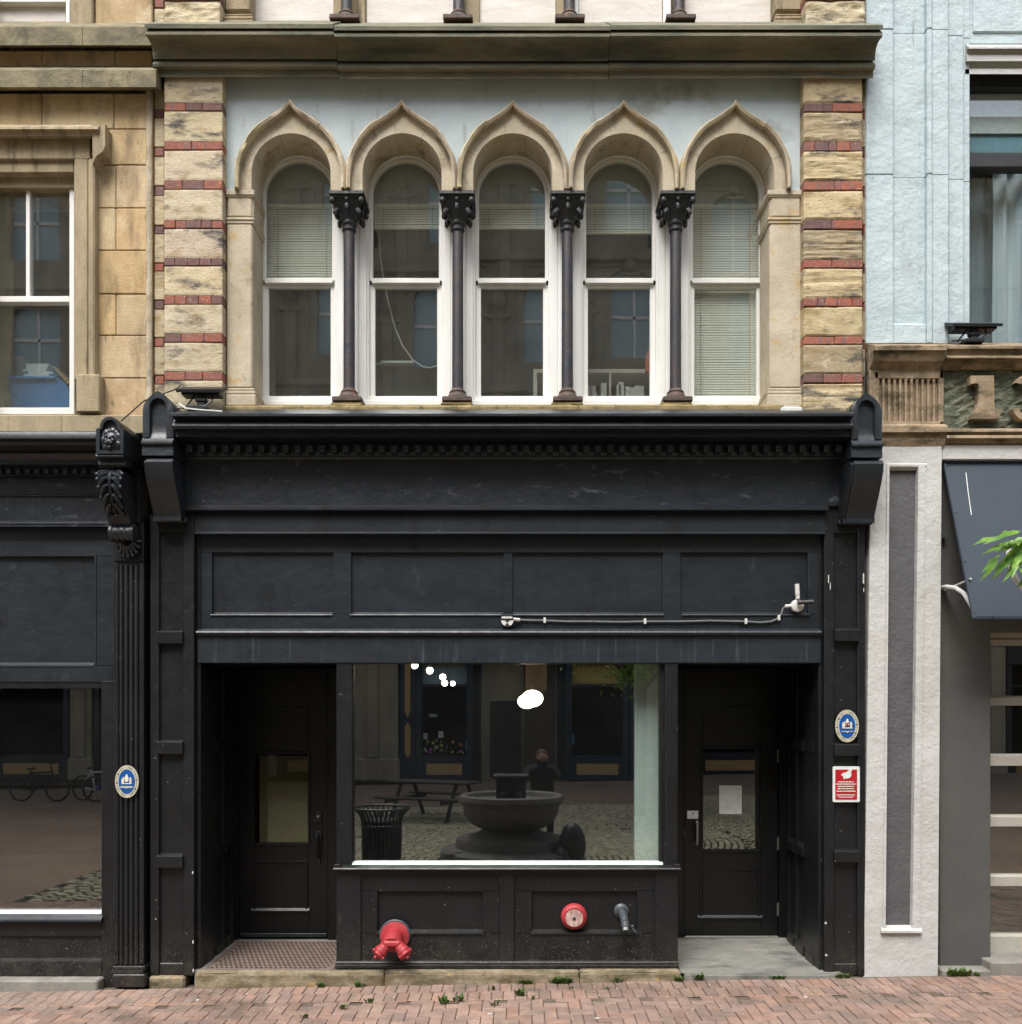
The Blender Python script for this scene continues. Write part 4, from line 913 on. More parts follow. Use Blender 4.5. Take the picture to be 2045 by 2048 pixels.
# entablature
b=B(); 
b.pprof(XS+.0,sx(1893,-.1),[(.3,686),(-.09,690),(-.11,692),(-.11,700),(-.085,703),(-.08,710),(-.06,722),(-.02,732),(.0,738),(.0,745),(.3,745)])
b.pprof(sx(1893,-.06)+.002,XF,[(.3,686),(-.055,690),(-.075,692),(-.075,697),(-.05,700),(-.04,711),(-.07,713),(-.07,716),(-.02,718),(-.015,728),(.02,737),(.03,740),(.3,741)])
PR('entablature_cornice',b,'freeze',RB,30)
b=B(); b.box(XS,sx(1757,.0),.0,.3,sz(856,0),sz(744,0)); b.pbox(1880,1888,744,856,0,.3); b.pbox(1750,1888,744,757,0,.3); b.pbox(1750,1888,843,858,.0,.3); b.pbox(1750,1888,744,857,.03,.3,0)
for k in range(12):
    xc=1757+(1880-1757)*k/11; b.pbox(xc-2.6,xc+2.6,754,846,.002+.004*random.random(),.1,.004)
b.pprof(XS,sx(1893,-.03),[(.3,847),(0,848),(-.05,851),(-.055,853),(-.055,864),(-.03,866),(-.02,880),(.0,893),(.3,896)])
PR('fluted_block',b,'freeze')
b=B(); n0=len(b.v); rows=[]
x0,x1=sx(1888,.05),XF; zz0,zz1=sz(860,.05),sz(736,.05); nx,nz=150,22
for j in range(nz+1):
    rows.append([(x0+(3.2 if 0 else (x1-x0))*i/nx, .05-.02*mnoise.noise(Vector((i*.42,j*.5,5)))-.012*mnoise.noise(Vector((i*.9,j*1.0,8))), zz0+(zz1-zz0)*j/nz) for i in range(nx+1)])
b.grid(rows); b.box(x0,x1,.08,.3,zz0,zz1,0)
PR('roughcast_frieze',b,'roughcast',RB)
b=B()
q=lambda x,y:(sx(1880+x/7.43,0),sz(640+y/7.43,0))
b.ext([q(*p) for p in ((440,840),(785,838),(795,1310),(815,1345),(885,1345),(880,1475),(450,1478),(470,1400),(530,1330),(560,1240),(565,985),(540,955),(480,955),(435,970))],-.02,.1)
PR('carved_numeral',b,'freeze')
b=B(); 
def arc(cx,cy,r,w,a0,a1,m=14):
    o=[];i_=[]
    for k in range(m+1):
        a=math.radians(a0+(a1-a0)*k/m); o.append(q(cx+(r+w)*math.cos(a),cy+(r+w)*math.sin(a))); i_.append(q(cx+(r-w)*math.cos(a),cy+(r-w)*math.sin(a)))
    return o,i_
for (cy,r,a0,a1) in ((1000,130,200,440),(1300,160,-80,170)):
    o,i_=arc(1270,cy,r,45,a0,a1); b.grid([[(x,.08,z) for x,z in o],[(x,-.02,z) for x,z in o],[(x,-.02,z) for x,z in i_],[(x,.08,z) for x,z in i_]])
PR('carved_numeral',b,'freeze')
b=B(); b.pprof(sx(1890,0),XF,[(.3,855),(.02,857),(-.02,859),(-.025,863),(0,866),(.0,870),(-.03,872),(-.035,876),(0,879),(.01,886),(.03,889),(.3,890)]); PR('lower_moulding',b,'freeze',RB,30)
# ground floor pilaster
b=B(); yf=0.0
def lean(a_top,a_bot,py): return a_top+(a_bot-a_top)*(py-890)/(1955-890)
def quad(x_t0,x_t1,x_b0,x_b1,py0,py1,yf,yb,t=None):
    f=lambda a,c,py:sx(lean(a,c,py),yf)
    b.ext([(f(x_t0,x_b0,py1),sz(py1,yf)),(f(x_t1,x_b1,py1),sz(py1,yf)),(f(x_t1,x_b1,py0),sz(py0,yf)),(f(x_t0,x_b0,py0),sz(py0,yf))],yf,yb)
quad(1743,1776,1728,1768,892,1960,yf,.3); quad(1842,1884,1829,1876,892,1960,yf,.3); quad(1770,1850,1760,1835,892,934,yf+.001,.3); quad(1770,1850,1760,1835,1858,1960,yf+.001,.3)
quad(1775,1780,1766,1771,930,1862,yf-.012,.3); quad(1838,1852,1824,1838,930,1862,yf-.012,.3)
b.pprof(sx(1774,0),sx(1854,0),[(.3,925),(0.001,926),(-.006,929),(-.004,933),(.03,941),(.3,942)]); b.pprof(sx(1761,0),sx(1842,0),[(.3,1848),(.03,1850),(-.02,1858),(-.03,1862),(-.03,1866),(.3,1867)])
PR('white_pilaster',b,'whitewall')
b=B(); quad(1776,1842,1766,1830,930,1862,.04,.3); PR('pilaster_inset',b,'grey')
b=B(); b.box(sx(1884,.02),XF,.015,.3,sz(918,0),sz(888,0),.006); PR('white_band',b,'whitewall')
b=B(); b.box(sx(1880,.1),sx(1982,.1),.1,.4,sz(1936,.1),sz(912,.1),.006); b.box(sx(1980,.1),XF,.1,.4,sz(1262,.1),sz(912,.1),.004); b.box(7.6,XF,.1,.4,0,sz(1262,.1),0); PR('grey_wall',b,'greywall')
b=B(); dx0,dx1=sx(1958,.28),sx(1958,.28)+3.1; yd=.27
for (a,c) in ((1262,1276),(1276,1291),(1392,1411),(1508,1531),(1630,1652),(1749,1771),(1868,1904)): b.profx(dx0,dx1,[(yd+.05,sz(a,yd)+.004),(yd-.005,sz(a,yd)),(yd-.024,sz(a,yd)-.016),(yd-.024,sz(c,yd)),(yd+.05,sz(c,yd))])
for xx in (dx0,dx0+.98,dx0+1.97,dx1-.06): b.box(xx,xx+.06,yd+.002,yd+.048,sz(1904,yd),sz(1262,yd),.004)
w=PR('roller_door',b,'rail')
for (a,c) in ((1291,1392),(1411,1508),(1531,1630),(1652,1749),(1771,1868)): PR('pane',B().box(dx0+.05,dx1-.05,yd+.02,yd+.026,sz(c,yd),sz(a,yd),0),'g_left',w)
b=B(); shell(b,dx0-.4,dx1+.4,.45,5,.05,3.3); b.box(dx0-.4,dx0+.0,.3,.46,0,3.3,0); b.box(dx0,dx1,1.2,1.24,.05,sz(1775,1.2),0); PR('bar_room',b,'room')
b=B(); b.box(sx(1976,.0),XF,-.05,.6,-.1,sz(1908,.2),.01); b.box(sx(1882,0),XF,-.04,.3,-.1,sz(1938,0),.01); PR('door_step',b,'concrete')
b=B(); b.box(XS,XF,.5,9,7.7,10.3,0); b.box(XS,XS+.06,.3,9,0,7.7,0); b.box(XF-.1,XF,.1,9,0,10,0); b.box(XS,XF,8.8,9,0,7.7,0); b.box(XS,XF,.42,.5,2.85,4.7,0); PR('side_wall',b,'greywall')
# awning
AW=thing('awning','dark blue sheet awning sloping out over the grey wall','awning',(5,0,3.6))
PA=lambda name,b,mat,par=AW,sm=False: build(name,b,M[mat],par,sm)
ax0=2.945+.45; yt,yb_=.06,-.42; 
axl=sx(1887,yt); zt,zb=sz(922,yt),sz(1237,yb_); ax1=7.4
b=B(); b.grid([[(axl,yt,zt),(ax1,yt,zt)],[(axl,yb_,zb),(ax1,yb_,zb)]])
b.grid([[(axl,yt+.01,zt-.012),(ax1,yt+.01,zt-.012)],[(axl,yb_+.012,zb),(ax1,yb_+.012,zb)]]); b.box(axl,ax1,yb_-.004,yb_+.02,zb-.006,zb+.02,.003)
PA('awning_sheet',b,'awning')
b=B()
for k in range(4):
    f=.03+.31*k; b.lathe([(.012,0),(.009,.006)],(axl+.015,yt+(yb_-yt)*f-.004,zt+(zb-zt)*f),(0,-.9,.4),8)
for k in range(6): b.lathe([(.012,0),(.009,.006)],(axl+.15+.5*k,yb_-.004,zb+.012),(0,-1,0),8)
PA('rivets',b,'awning')
b=B(); b.box(axl,axl+.02,yb_,yt,zt-.02,zt,.002) if 0 else None
b.tube([(axl+.005,yt,zt),(axl+.005,yb_,zb)],.012,6); PA('edge_trim',b,'awning')
b=B(); zc=sz(1172,0.0)
pth=[(axl+.0,.09,zc),(axl+.0,.0,zc-.005),(axl+.01,-.12,zc-.03),(axl+.02,-.24,zc-.09),(axl+.03,-.32,zc-.18),(axl+.03,-.36,zc-.22)]
b.tube(pth,.017,8); b.tube([(axl+.03,.1,zc-.02),(axl+.03,-.33,zc+.01)],.008,6); pass
q2=lambda px,f:(sx(px,yt+(yb_-yt)*f),yt+(yb_-yt)*f-.003,zt+(zb-zt)*f)
sb=B(); sb.tube([q2(1932,.08),q2(1936,.2),q2(1943,.36)],.004,5); PA('scratch_mark',sb,'paper')
PA('support_arm',b,'whiteplastic',AW,True)
b=B(); b.pbox(1884,1893,1066,1076,.05,.1,.003); PA('mounting_lug',b,'greypipe')

# ================================================================== FITTINGS
def floodlight(px0,px1,py0,py1,pyb,y,label):
    X0,X1=sx(px0,y),sx(px1,y); z0,z1=sz(py1,y),sz(py0,y); zb=sz(pyb,y); xc=(X0+X1)/2
    t=thing('floodlight',label,'floodlight',(xc,y,zb),'floodlights on the ledges')
    b=B(); n=len(b.v)
    b.profx(X0,X1,[(y-.06,z0+.0),(y-.065,z0+.022),(y+.08,z1+.022),(y+.09,z1-.004)])
    b.profx(X0+.03,X1-.03,[(y-.03,z0-.005),(y-.03,z0+.02),(y+.08,z1),(y+.08,z0-.005)])
    build('lamp_head',b,M['blackmetal'],t)
    b=B(); b.box(xc-.03,xc+.03,y-.02,y+.03,zb,z0+.02,.006); b.box(xc-.045,xc+.045,y-.03,y+.03,zb+(z0-zb)*.5,zb+(z0-zb)*.8,.01); b.box(xc-.1,xc+.06,y-.06,y+.06,zb-.005,zb+.025,.006); build('bracket',b,M['blackmetal'],t)
    b=B(); b.tube([(xc+.09,y,z0),(xc+.09,y-.02,zb+.07),(xc+.04,y-.03,zb+.03),(xc-.12,y-.05,zb+.01),(xc-.2,y-.05,zb+.005)],.007,6); b.tube([(xc-.05,y,z0),(xc-.1,y,zb+.06),(xc-.14,y-.02,zb+.01)],.007,6); build('cable',b,M['blackmetal'],t,True)
floodlight(358,449,772,790,822,-.12,'black floodlight on the shop cornice beside the striped pier')
floodlight(1899,1998,642,659,688,.0,'black floodlight on the brown ledge below the pale blue pier')
b=B(); y=-.1; b.pbox(1563,1607,813,829,y,y+.12,.012); b.pbox(1568,1600,811,814,y+.01,y+.1,.004); solo('junction_box',b,M['whiteplastic'],'white plastic box lying on the black shop cornice','junction box',(2,0,4.5))
b=B(); b.tube([(sx(445,-.25),-.25,sz(823,-.25)),(sx(400,-.25),-.25,sz(820,-.25)),(sx(372,-.25),-.25,sz(817,-.25)),(sx(356,-.25),-.22,sz(808,-.22))],.008,6); solo('white_cable',b,M['whiteplastic'],'short white cable lying along the cornice at the left floodlight','cable',(-2.6,-.25,4.5),None,True)
b=B(); b.tube([(sx(243,-.3),-.3,sz(842,-.3)),(sx(288,-.2),-.2,sz(802,-.2)),(sx(352,-.1),-.08,sz(776,-.1)),(sx(362,0),.0,sz(770,0))],.005,6); solo('black_wire',b,M['blackmetal'],'thin black wire slanting from the lion bracket up to the striped pier','wire',(-2.9,-.2,4.5),None,True)
b=B(); b.tube([(sx(1757,0),.06,sz(690,.06)),(sx(1744,0),.04,sz(700,.04)),(sx(1738,0),.05,sz(725,.05)),(sx(1736,0),.05,sz(760,.05)),(sx(1731,0),.02,sz(772,.02)),(sx(1728,0),.0,sz(790,0))],.008,6); solo('black_cable',b,M['blackmetal'],'black cable bending down beside the right striped pier','cable',(2.8,.05,4.9),None,True)
# conduit on transom
CT=thing('security_light','white outdoor light socket with pipe stub at the right end of the transom','light fitting',(sx(1596,.06),.06,sz(1212,.06)))
y=.03
b=B(); b.lathe([(.05,0),(.05,.045),(.04,.05)],(sx(1596,y),.075,sz(1211,y)),(0,-1,0),18); build('round_box',b,M['whiteplastic'],CT,True)
b=B(); b.tube([(sx(1596,y),y,sz(1198,y)),(sx(1596,y),y,sz(1188,y))],.017,8); b.tube([(sx(1595.5,y),y,sz(1190,y)),(sx(1594.5,y),y,sz(1168,y))],.019,10); build('pipe_stub',b,M['whiteplastic'],CT,True)
b=B(); b.tube([(sx(1593,y),y-.03,sz(1206,y)),(sx(1623,y),y-.05,sz(1205,y))],.018,8); build('lamp_holder',b,M['capital'],CT,True)
b=B(); b.tube([(sx(1572,y),y+.02,sz(1212,y)),(sx(1586,y),y+.02,sz(1211,y))],.014,8); build('gland',b,M['whiteplastic'],CT,True)
CC=thing('surface_cable','grey cable clipped along the black transom between two white fittings','cable',(sx(1300,.06),.07,sz(1243,.06)))
y=.06
b=B(); b.tube([(sx(px,y),y,sz(py,y)) for px,py in ((1038,1239.5),(1060,1240.5),(1090,1241),(1130,1243),(1180,1243),(1240,1244),(1291,1243),(1360,1243),(1420,1241.5),(1493,1243),(1520,1245),(1543,1243),(1556,1237),(1563,1228),(1567,1216),(1574,1212))],.0075,6); build('cable_run',b,M['cable'],CC,True)
for px,py in ((1090,1241),(1291,1243),(1493,1243),(1559,1236)):
    b=B(); b.pbox(px-2.5,px+2.5,py-6,py+5,y-.012,.08,.003); build('clip',b,M['whiteplastic'],CC)
CE=thing('cable_cap','white half-round cable outlet with dark top in the middle of the transom','cable outlet',(sx(1015,.05),.07,sz(1240,.05)))
b=B(); y=.03; b.pbox(1002,1027,1228,1240,y,.08,.004); build('dark_cover',b,M['capital'],CE)
b=B(); b.pbox(1004,1025,1233,1237,y-.004,y,.001); build('cover_lip',b,M['binder'],CE)
b=B(); cx,cz=sx(1015,y),sz(1240,y); r=.05; b.ext([(cx-r,cz)]+[(cx-r*math.cos(math.pi*k/12),cz-r*math.sin(math.pi*k/12)) for k in range(1,12)]+[(cx+r,cz)],y+.005,.08); build('half_round_cap',b,M['whiteplastic'],CE)
b=B(); b.ext([(cx-.02,cz+.002),(cx+.02,cz+.002),(cx,cz-.018)],y,y+.005); b.ext([(cx-.022,cz-.046),(cx+.022,cz-.046),(cx,cz-.022)],y+.001,y+.005); build('slot',b,M['capital'],CE)
b=B(); b.tube([(sx(1027,y),y+.01,sz(1238,y)),(sx(1040,y),y+.02,sz(1239.5,y))],.014,8); build('gland',b,M['whiteplastic'],CE,True)
# chipped paint scratches on right pilaster
# oval plaques
def oval(cx,cz,rx,rz,y0,y1,n=32): return B().ext([(cx+rx*math.cos(2*math.pi*k/n),cz+rz*math.sin(2*math.pi*k/n)) for k in range(n)],y0,y1)
def plaque(px,py,y,label,red):
    cx,cz=sx(px,y),sz(py,y); rx,rz=.094,.13
    t=thing('oval_plaque',label,'plaque',(cx,y,cz),'oval plaques')
    b=oval(cx,cz,rx,rz,y-.008,y); build('rim',b,M['plaquerim'],t)
    b=oval(cx,cz,rx*.68,rz*.74,y-.011,y-.008); build('blue_field',b,M['plaqueblue'],t)
    b=B(); yy=y-.0135
    def ell(ex,ez,ax_,az): b.ext([(cx+ex+ax_*math.cos(2*math.pi*k/14),cz+ez+az*math.sin(2*math.pi*k/14)) for k in range(14)],yy,y-.011)
    b.box(cx-.041,cx+.041,yy,y-.011,cz-.019,cz-.011,0)
    ell(0,.022,.016,.026); ell(-.03,.008,.011,.022); ell(-.024,.028,.007,.008); ell(.03,.004,.008,.018); ell(.03,.028,.006,.007); b.box(cx+.02,cx+.044,yy-.0002,y-.011,cz+.014,cz+.019,0)
    b.ext([(cx-.01,cz+.048),(cx+.01,cz+.048),(cx,cz+.06)],yy,y-.011)
    build('crest',b,M['crest'],t)
    b=B()
    b.ext([(cx-.05,cz-.036),(cx+.05,cz-.036),(cx+.046,cz-.05),(cx+.01,cz-.05),(cx,cz-.057),(cx-.01,cz-.05),(cx-.046,cz-.05)] if not red else [(cx-.05,cz-.04),(cx+.05,cz-.04),(cx+.046,cz-.046),(cx+.012,cz-.047),(cx,cz-.056),(cx-.012,cz-.047),(cx-.046,cz-.046)],yy,y-.011); build('scroll_band',b,M['plaquerim'],t)
    if red:
        b=B(); b.ext([(cx-.016,cz+.026),(cx-.008,cz+.03),(cx+.014,cz-.004),(cx+.006,cz-.009)],yy-.001,yy); b.ext([(cx-.014,cz-.008),(cx-.004,cz-.008),(cx+.014,cz+.026),(cx+.006,cz+.03)],yy-.0015,yy-.0005); build('crest_cross',b,M['maroon'],t)
    b=B()
    for k in range(30):
        a=2*math.pi*k/30+.1
        if k in (7,22,23,8): continue
        w=.0045 if k%3 else .006
        ex,ez=cx+rx*.84*math.cos(a),cz+rz*.87*math.sin(a); b.box(ex-w,ex+w,y-.0095,y-.008,ez-w,ez+w,0) if (k%5 in (0,2)) else b.box(ex-.0025,ex+.0025,y-.0095,y-.008,ez-.004,ez+.004,0)
    build('rim_lettering',b,M['plaqueink'],t)
plaque(255,1563,-.062,'oval blue crest plaque on the black fluted pilaster at left',False)
plaque(1694,1452,-.004,'oval blue crest plaque with maroon cross above the red sign',True)
# red sign
T=thing('security_sign','red and white camera warning sign on the right black pilaster','sign',(sx(1692,0),-.01,sz(1568,0)))
y=-.006
def rrect(b,a,c,py0,py1,yf,yb,r=.01):
    X0,X1,Z0,Z1=sx(a,0),sx(c,0),sz(py1,0),sz(py0,0); pts=[]
    for (ex,ez,a0) in ((X1-r,Z1-r,0),(X0+r,Z1-r,90),(X0+r,Z0+r,180),(X1-r,Z0+r,270)):
        for k in range(5): an=math.radians(a0+90*k/4); pts.append((ex+r*math.cos(an),ez+r*math.sin(an)))
    b.ext(pts,yf,yb)
b=B(); rrect(b,1665.5,1719.5,1533,1604,y,.03); build('sign_plate',b,M['paper'],T)
b=B(); rrect(b,1670.5,1714,1539,1599,y-.002,y,.008); build('red_field',b,M['signred'],T)
b=B(); yy=y-.004
SX=lambda v:sx(1665.5+(v-225)/480*54,0); SZ=lambda v:sz(1533+(v-1165)/625*71,0)
b.ext([(SX(370),SZ(1310)),(SX(400),SZ(1280)),(SX(470),SZ(1262)),(SX(500),SZ(1240)),(SX(520),SZ(1215)),(SX(570),SZ(1215)),(SX(560),SZ(1240)),(SX(545),SZ(1250)),(SX(553),SZ(1320)),(SX(530),SZ(1360)),(SX(470),SZ(1380)),(SX(455),SZ(1355)),(SX(440),SZ(1385)),(SX(415),SZ(1385)),(SX(408),SZ(1330)),(SX(385),SZ(1330))],yy,y-.002)
build('camera_symbol',b,M['paper'],T)
b=B(); rnd=random.Random(3)
for (v0,v1,a,c) in ((1424,1444,318,600),(1463,1483,280,640),(1503,1523,312,604),(1543,1563,308,600)):
    u=a
    while u<c:
        L=rnd.uniform(18,70); e=min(u+L,c); b.box(SX(u),SX(e)-.0008,yy,y-.002,SZ(v1-2),SZ(v0+2),0); u=e+7
for (v0,v1,a,c) in ((1590,1605,288,625),(1655,1664,290,618),(1680,1688,300,610),(1705,1713,330,580)): b.box(SX(a),SX(c),yy,y-.002,SZ(v1),SZ(v0),0)
build('sign_lettering',b,M['paper'],T)
# paper notices on door
yd=YB+.03
b=B(); b.pbox(1439,1484,1571,1628,yd+.014,yd+.019,0); solo('paper_notice',b,M['paper'],'blank white paper notice stuck on the right door glass','paper notice',(sx(1461,yd),yd,sz(1600,yd)))
T=thing('door_sticker','small white card sticker above the steel door handle','sticker',(sx(1386,yd),yd-.003,sz(1629,yd)))
b=B(); b.pbox(1375,1397,1621.5,1637.5,yd-.003,yd,0); build('card',b,M['paper'],T)
b=B(); b.pbox(1384,1388,1626,1628,yd-.004,yd-.003,0); build('mark',b,M['plaqueink'],T)
# fire department connection
T=thing('fire_hose_connection','red twin-outlet fire hose inlet on the left stall riser panel','fire inlet',(sx(789,0),.04,sz(1875,0)))
y=.05; cx,cz=sx(789,0),sz(1874,0)
b=B(); b.lathe([(.126,0),(.126,.012),(.118,.02)],(cx,y,cz+.006),(0,-1,0),28); build('wall_ring',b,M['greypipe'],T,True)
b=B(); b.lathe([(.118,.012),(.116,.03),(.1,.036),(.072,.04),(.066,.075),(.06,.09)],(cx,y,cz),(0,-1,0),28); build('flange',b,M['red'],T,True)
b=B(); b.tube([(cx,y-.05,cz+.005),(cx-.003,y-.11,cz-.012),(cx-.004,y-.16,cz-.04)],[.065,.08,.074],16)
b.box(cx-.075,cx+.072,y-.2,y-.1,cz-.05,cz+.005,.02)
build('clapper_body',b,M['red'],T,34)
for s_ in (-1,1):
    b=B(); p0=Vector((cx+s_*.045,y-.15,cz-.035)); d=Vector((s_*.62,-.45,-.64)).normalized()
    b.lathe([(.042,0),(.044,.05),(.052,.055),(.052,.085),(.046,.09)],p0,d,16)
    nz=build('outlet',b,M['red'],T,True)
    b=B(); p1=p0+d*.09; b.lathe([(.05,0),(.05,.022),(.03,.03),(.014,.034),(.014,.05)],p1,d,10)
    for k in range(3):
        a=2*math.pi*k/3; u=d.orthogonal().normalized(); wv=d.cross(u); e=p1+d*.012+(u*math.cos(a)+wv*math.sin(a))*.055; b.ball(e,.013,7,5)
    build('outlet_cap',b,M['red'],nz,True)
b=B(); b.tube([(cx-.1,y-.2,cz-.1),(cx-.1,y-.19,cz-.15)],.006,6); b.tube([(cx+.07,y-.2,cz-.1),(cx+.075,y-.19,cz-.15)],.006,6); build('chain',b,M['red'],T)
# alarm gong
T=thing('alarm_bell','round red alarm bell with worn pale centre on the right stall riser panel','alarm bell',(sx(1149,0),.06,sz(1836,0)))
cx,cz=sx(1149,0),sz(1835,0)
b=B(); b.lathe([(.07,0),(.07,.03)],(cx,.085,cz),(0,-1,0),20); build('mount',b,M['greypipe'],T,True)
b=B(); b.lathe([(.104,.0),(.106,.006),(.106,.02),(.1,.036),(.09,.05),(.076,.058),(.072,.056),(.06,.056)],(cx,.055,cz),(0,-1,.0),36); build('gong',b,M['red'],T,True)
b=B(); b.lathe([(.07,0),(.07,.004),(.02,.005)],(cx,.0,cz-.004),(0,-1,0),28); build('worn_face',b,M['bellface'],T,True)
b=B(); b.lathe([(.012,0),(.012,.008),(.006,.012)],(cx,-.005,cz-.006),(0,-1,0),10); build('centre_screw',b,M['capital'],T,True)
# vent pipe
T=thing('vent_pipe','grey capped drain pipe stub right of the red alarm bell','pipe',(sx(1246,0),.06,sz(1826,0)))
cx,cz=sx(1245.5,0),sz(1826,0)
b=B(); b.lathe([(.06,0),(.06,.01),(.05,.018),(.04,.024),(.036,.04)],(cx,.085,cz),(0,-1,0),20); build('flange',b,M['greypipe'],T,True)
b=B(); b.tube([(cx,.06,cz),(cx+.005,.0,cz-.015),(cx+.012,-.06,cz-.06)],[.036,.034,.03],14); b.tube([(cx+.012,-.055,cz-.055),(cx+.014,-.075,cz-.095)],[.034,.034],14); build('elbow',b,M['greypipe'],T,True)
b=B(); b.tube([(cx+.014,-.073,cz-.092),(cx+.016,-.086,cz-.12)],[.027,.027],12); build('spout',b,M['steel'],T,True)
b=B(); px=1266; b.ball((sx(px,0),.03,sz(1855,0)),.016,8,6); b.tube([(sx(px,0),.05,sz(1856,0)),(sx(px+2,0),.01,sz(1860,0)),(sx(px+6,0),.01,sz(1865,0))],.009,6); solo('test_valve',b,M['greypipe'],'tiny grey valve knob below the grey pipe stub','valve',(sx(px,0),.04,sz(1858,0)),None,True)

# ------------------------------------------------------------------ behind the glass
def blind(px,py0,py1,y,label,pitch=.021):
    cx=sx(px,.42); b=B(); z=sz(py0,y); z1=sz(py1,y); h=.33; n=0
    t=thing('window_blind',label,'blind',(cx,y,z),'slatted blinds in the arched windows')
    while z>z1:
        n+=1; dz=.0025*mnoise.noise(Vector((n*.35,px,1))); sag=.006*max(0,mnoise.noise(Vector((n*.2,px,7))))
        k=len(b.v)
        row=[]
        for i in range(7):
            u=-1+2*i/6; w=dz+sag*math.cos(u*2)
            row.append((cx+u*h,z+w))
        b.grid([[(x,y-.006,zz-.0118) for x,zz in row],[(x,y-.003,zz+.001) for x,zz in row],[(x,y+.003,zz+.0105) for x,zz in row],[(x,y+.004,zz+.0098) for x,zz in row]])
        z-=pitch
    build('slats',b,M['blind'],t)
    b=B(); b.box(cx-h,cx+h,y-.02,y+.02,sz(py0,y),sz(py0,y)+.03,.003); b.box(cx-h,cx+h,y-.012,y+.012,z-.012,z+.004,.003); build('rail',b,M['blind'],t)
    b=B()
    for u in (-.6,.66): b.tube([(cx+u*h,y-.012,sz(py0,y)),(cx+u*h,y-.012,z)],.002,5)
    build('cord',b,M['card'],t)
blind(599,417,566,.50,'cream slatted blind covering the upper sash of the leftmost arched window')
blind(812.5,417,452,.50,'short raised blind in the second arched window, behind the loose cord')
blind(1024.5,417,452,.50,'short raised blind in the middle arched window')
blind(1238.7,417,462,.50,'short raised blind in the arched window with the bookshelf')
blind(1452,417,812,.50,'full-length cream slatted blind in the rightmost arched window')
b=B(); y=.58; b.tube([(sx(px,y),y,sz(py,y)) for px,py in ((757,440),(761,512),(767,560),(776,600),(790,655),(806,692),(826,720),(845,733),(860,736),(874,732))],.006,6); solo('hanging_cord',b,M['shelf'],'pale loose cord hanging in a curve inside the second arched window','cord',(-1,.58,5.4),None,True)
b=B(); y=.7; b.pbox(743,828,725,729,y,y+.2,.002); b.pbox(762,826,721,726,y-.03,y+.15,.002); solo('paper_stack',b,M['paper'],'white paper sheets lying inside the second arched window','papers',(-1,.7,4.95))
b=B(); b.pbox(735,880,730,830,.74,1.1,.005); solo('low_cabinet',b,M['dark'],'dark low cabinet under the papers inside the second arched window','cabinet',(-.9,.9,4.6))
T=thing('bookshelf','pale open bookshelf inside the fourth arched window','bookshelf',(.6,.8,4.62))
y=.74
b=B(); b.pbox(1067,1335,738,746,y,y+.28,.003); b.pbox(1067,1335,800,806,y,y+.28,.003); build('shelf_board',b,M['shelf'],T)
b=B(); b.pbox(1067,1075,738,840,y-.002,y+.28,.003); b.pbox(1219,1223,744,800,y+.0,y+.28,.002); b.pbox(1328,1336,738,840,y-.002,y+.28,.003); build('shelf_upright',b,M['shelf'],T)
for i,px in enumerate((1178,1191,1208,1238,1245,1256,1266,1276,1286)):
    b=B(); hgt=(770,772,766,769,764,773,775,771,772)[i]; w=(4,4.5,5.5,4,5,4.5,4.5,5,4)[i]; lean_=(3,5,0,0,3,0,0,0,2)[i]
    X0,X1=sx(px-w,y+.04),sx(px+w,y+.04); z0,z1=sz(800,y+.04),sz(hgt,y+.04); dx=-lean_/S
    b.ext([(X0,z0),(X1,z0),(X1+dx,z1),(X0+dx,z1)],y+.04,y+.24)
    tag(build('ring_binder',b,M['binder'],None,False,None,((X0+X1)/2,y+.1,z0)),'white ring binder standing on the bookshelf inside the fourth arched window','binder','white binders on the bookshelf')
b=B(); b.ext([(sx(1292,.6),sz(742,.6)),(sx(1308,.6),sz(742,.6)),(sx(1308,.6),sz(696,.6)),(sx(1298,.6),sz(697,.6)),(sx(1293,.6),sz(710,.6))],.6,.66); solo('toy_block',b,plain('orange_red_plastic',C(212,96,50),.4),'small orange and red object standing at the right edge of the fourth arched window','object',(1,.6,4.9))
# left window contents
b=B(); y=.42; pts=[(-30,830),(148,830),(146,790),(130,766),(118,757),(95,752),(0,753),(-30,756)]
b.ext([(sx(a,y),sz(c,y)) for a,c in pts],y,y+.4); b.pprof(sx(-30,y),sx(112,y),[(y+.3,751),(y-.02,752),(y-.03,755),(y-.02,758),(y+.3,759)]); solo('storage_tub',b,M['tub'],'blue plastic tub behind the white sash window of the stone building','tub',(-4.2,.5,4.4))
for i,(a,c,p0,p1,dx) in enumerate(((48,98,748,752,0),(50,100,743,748,6),(48,94,738,743,-2),(49,92,732,738,3),(50,96,727,732,2))):
    b=B(); b.pbox(a+dx,c+dx,p0,p1,y+.04+.01*i,y+.3,.002); tag(build('paper_folder',b,M['paper'],None,False,None,(-3.9,.5,4.85)),'white paper folder in the loose pile on the blue tub','folder','paper folders piled on the blue tub')
b=B(); b.ext([(sx(a,y),sz(c,y)) for a,c in ((98,728),(104,727),(134,758),(130,764))],y+.05,y+.25); solo('leaning_folder',b,M['card'],'brown folder sliding off the pile on the blue tub','folder',(-3.7,.5,4.85))
b=B(); b.pbox(5,28,714,752,y+.15,y+.3,.003); b.pbox(8,26,711,716,y+.16,y+.28,.002); b.pbox(30,44,712,750,y+.18,y+.3,.003); solo('card_box',b,M['card'],'small cardboard box behind the white sash window beside the papers','box',(-4.2,.6,4.9))
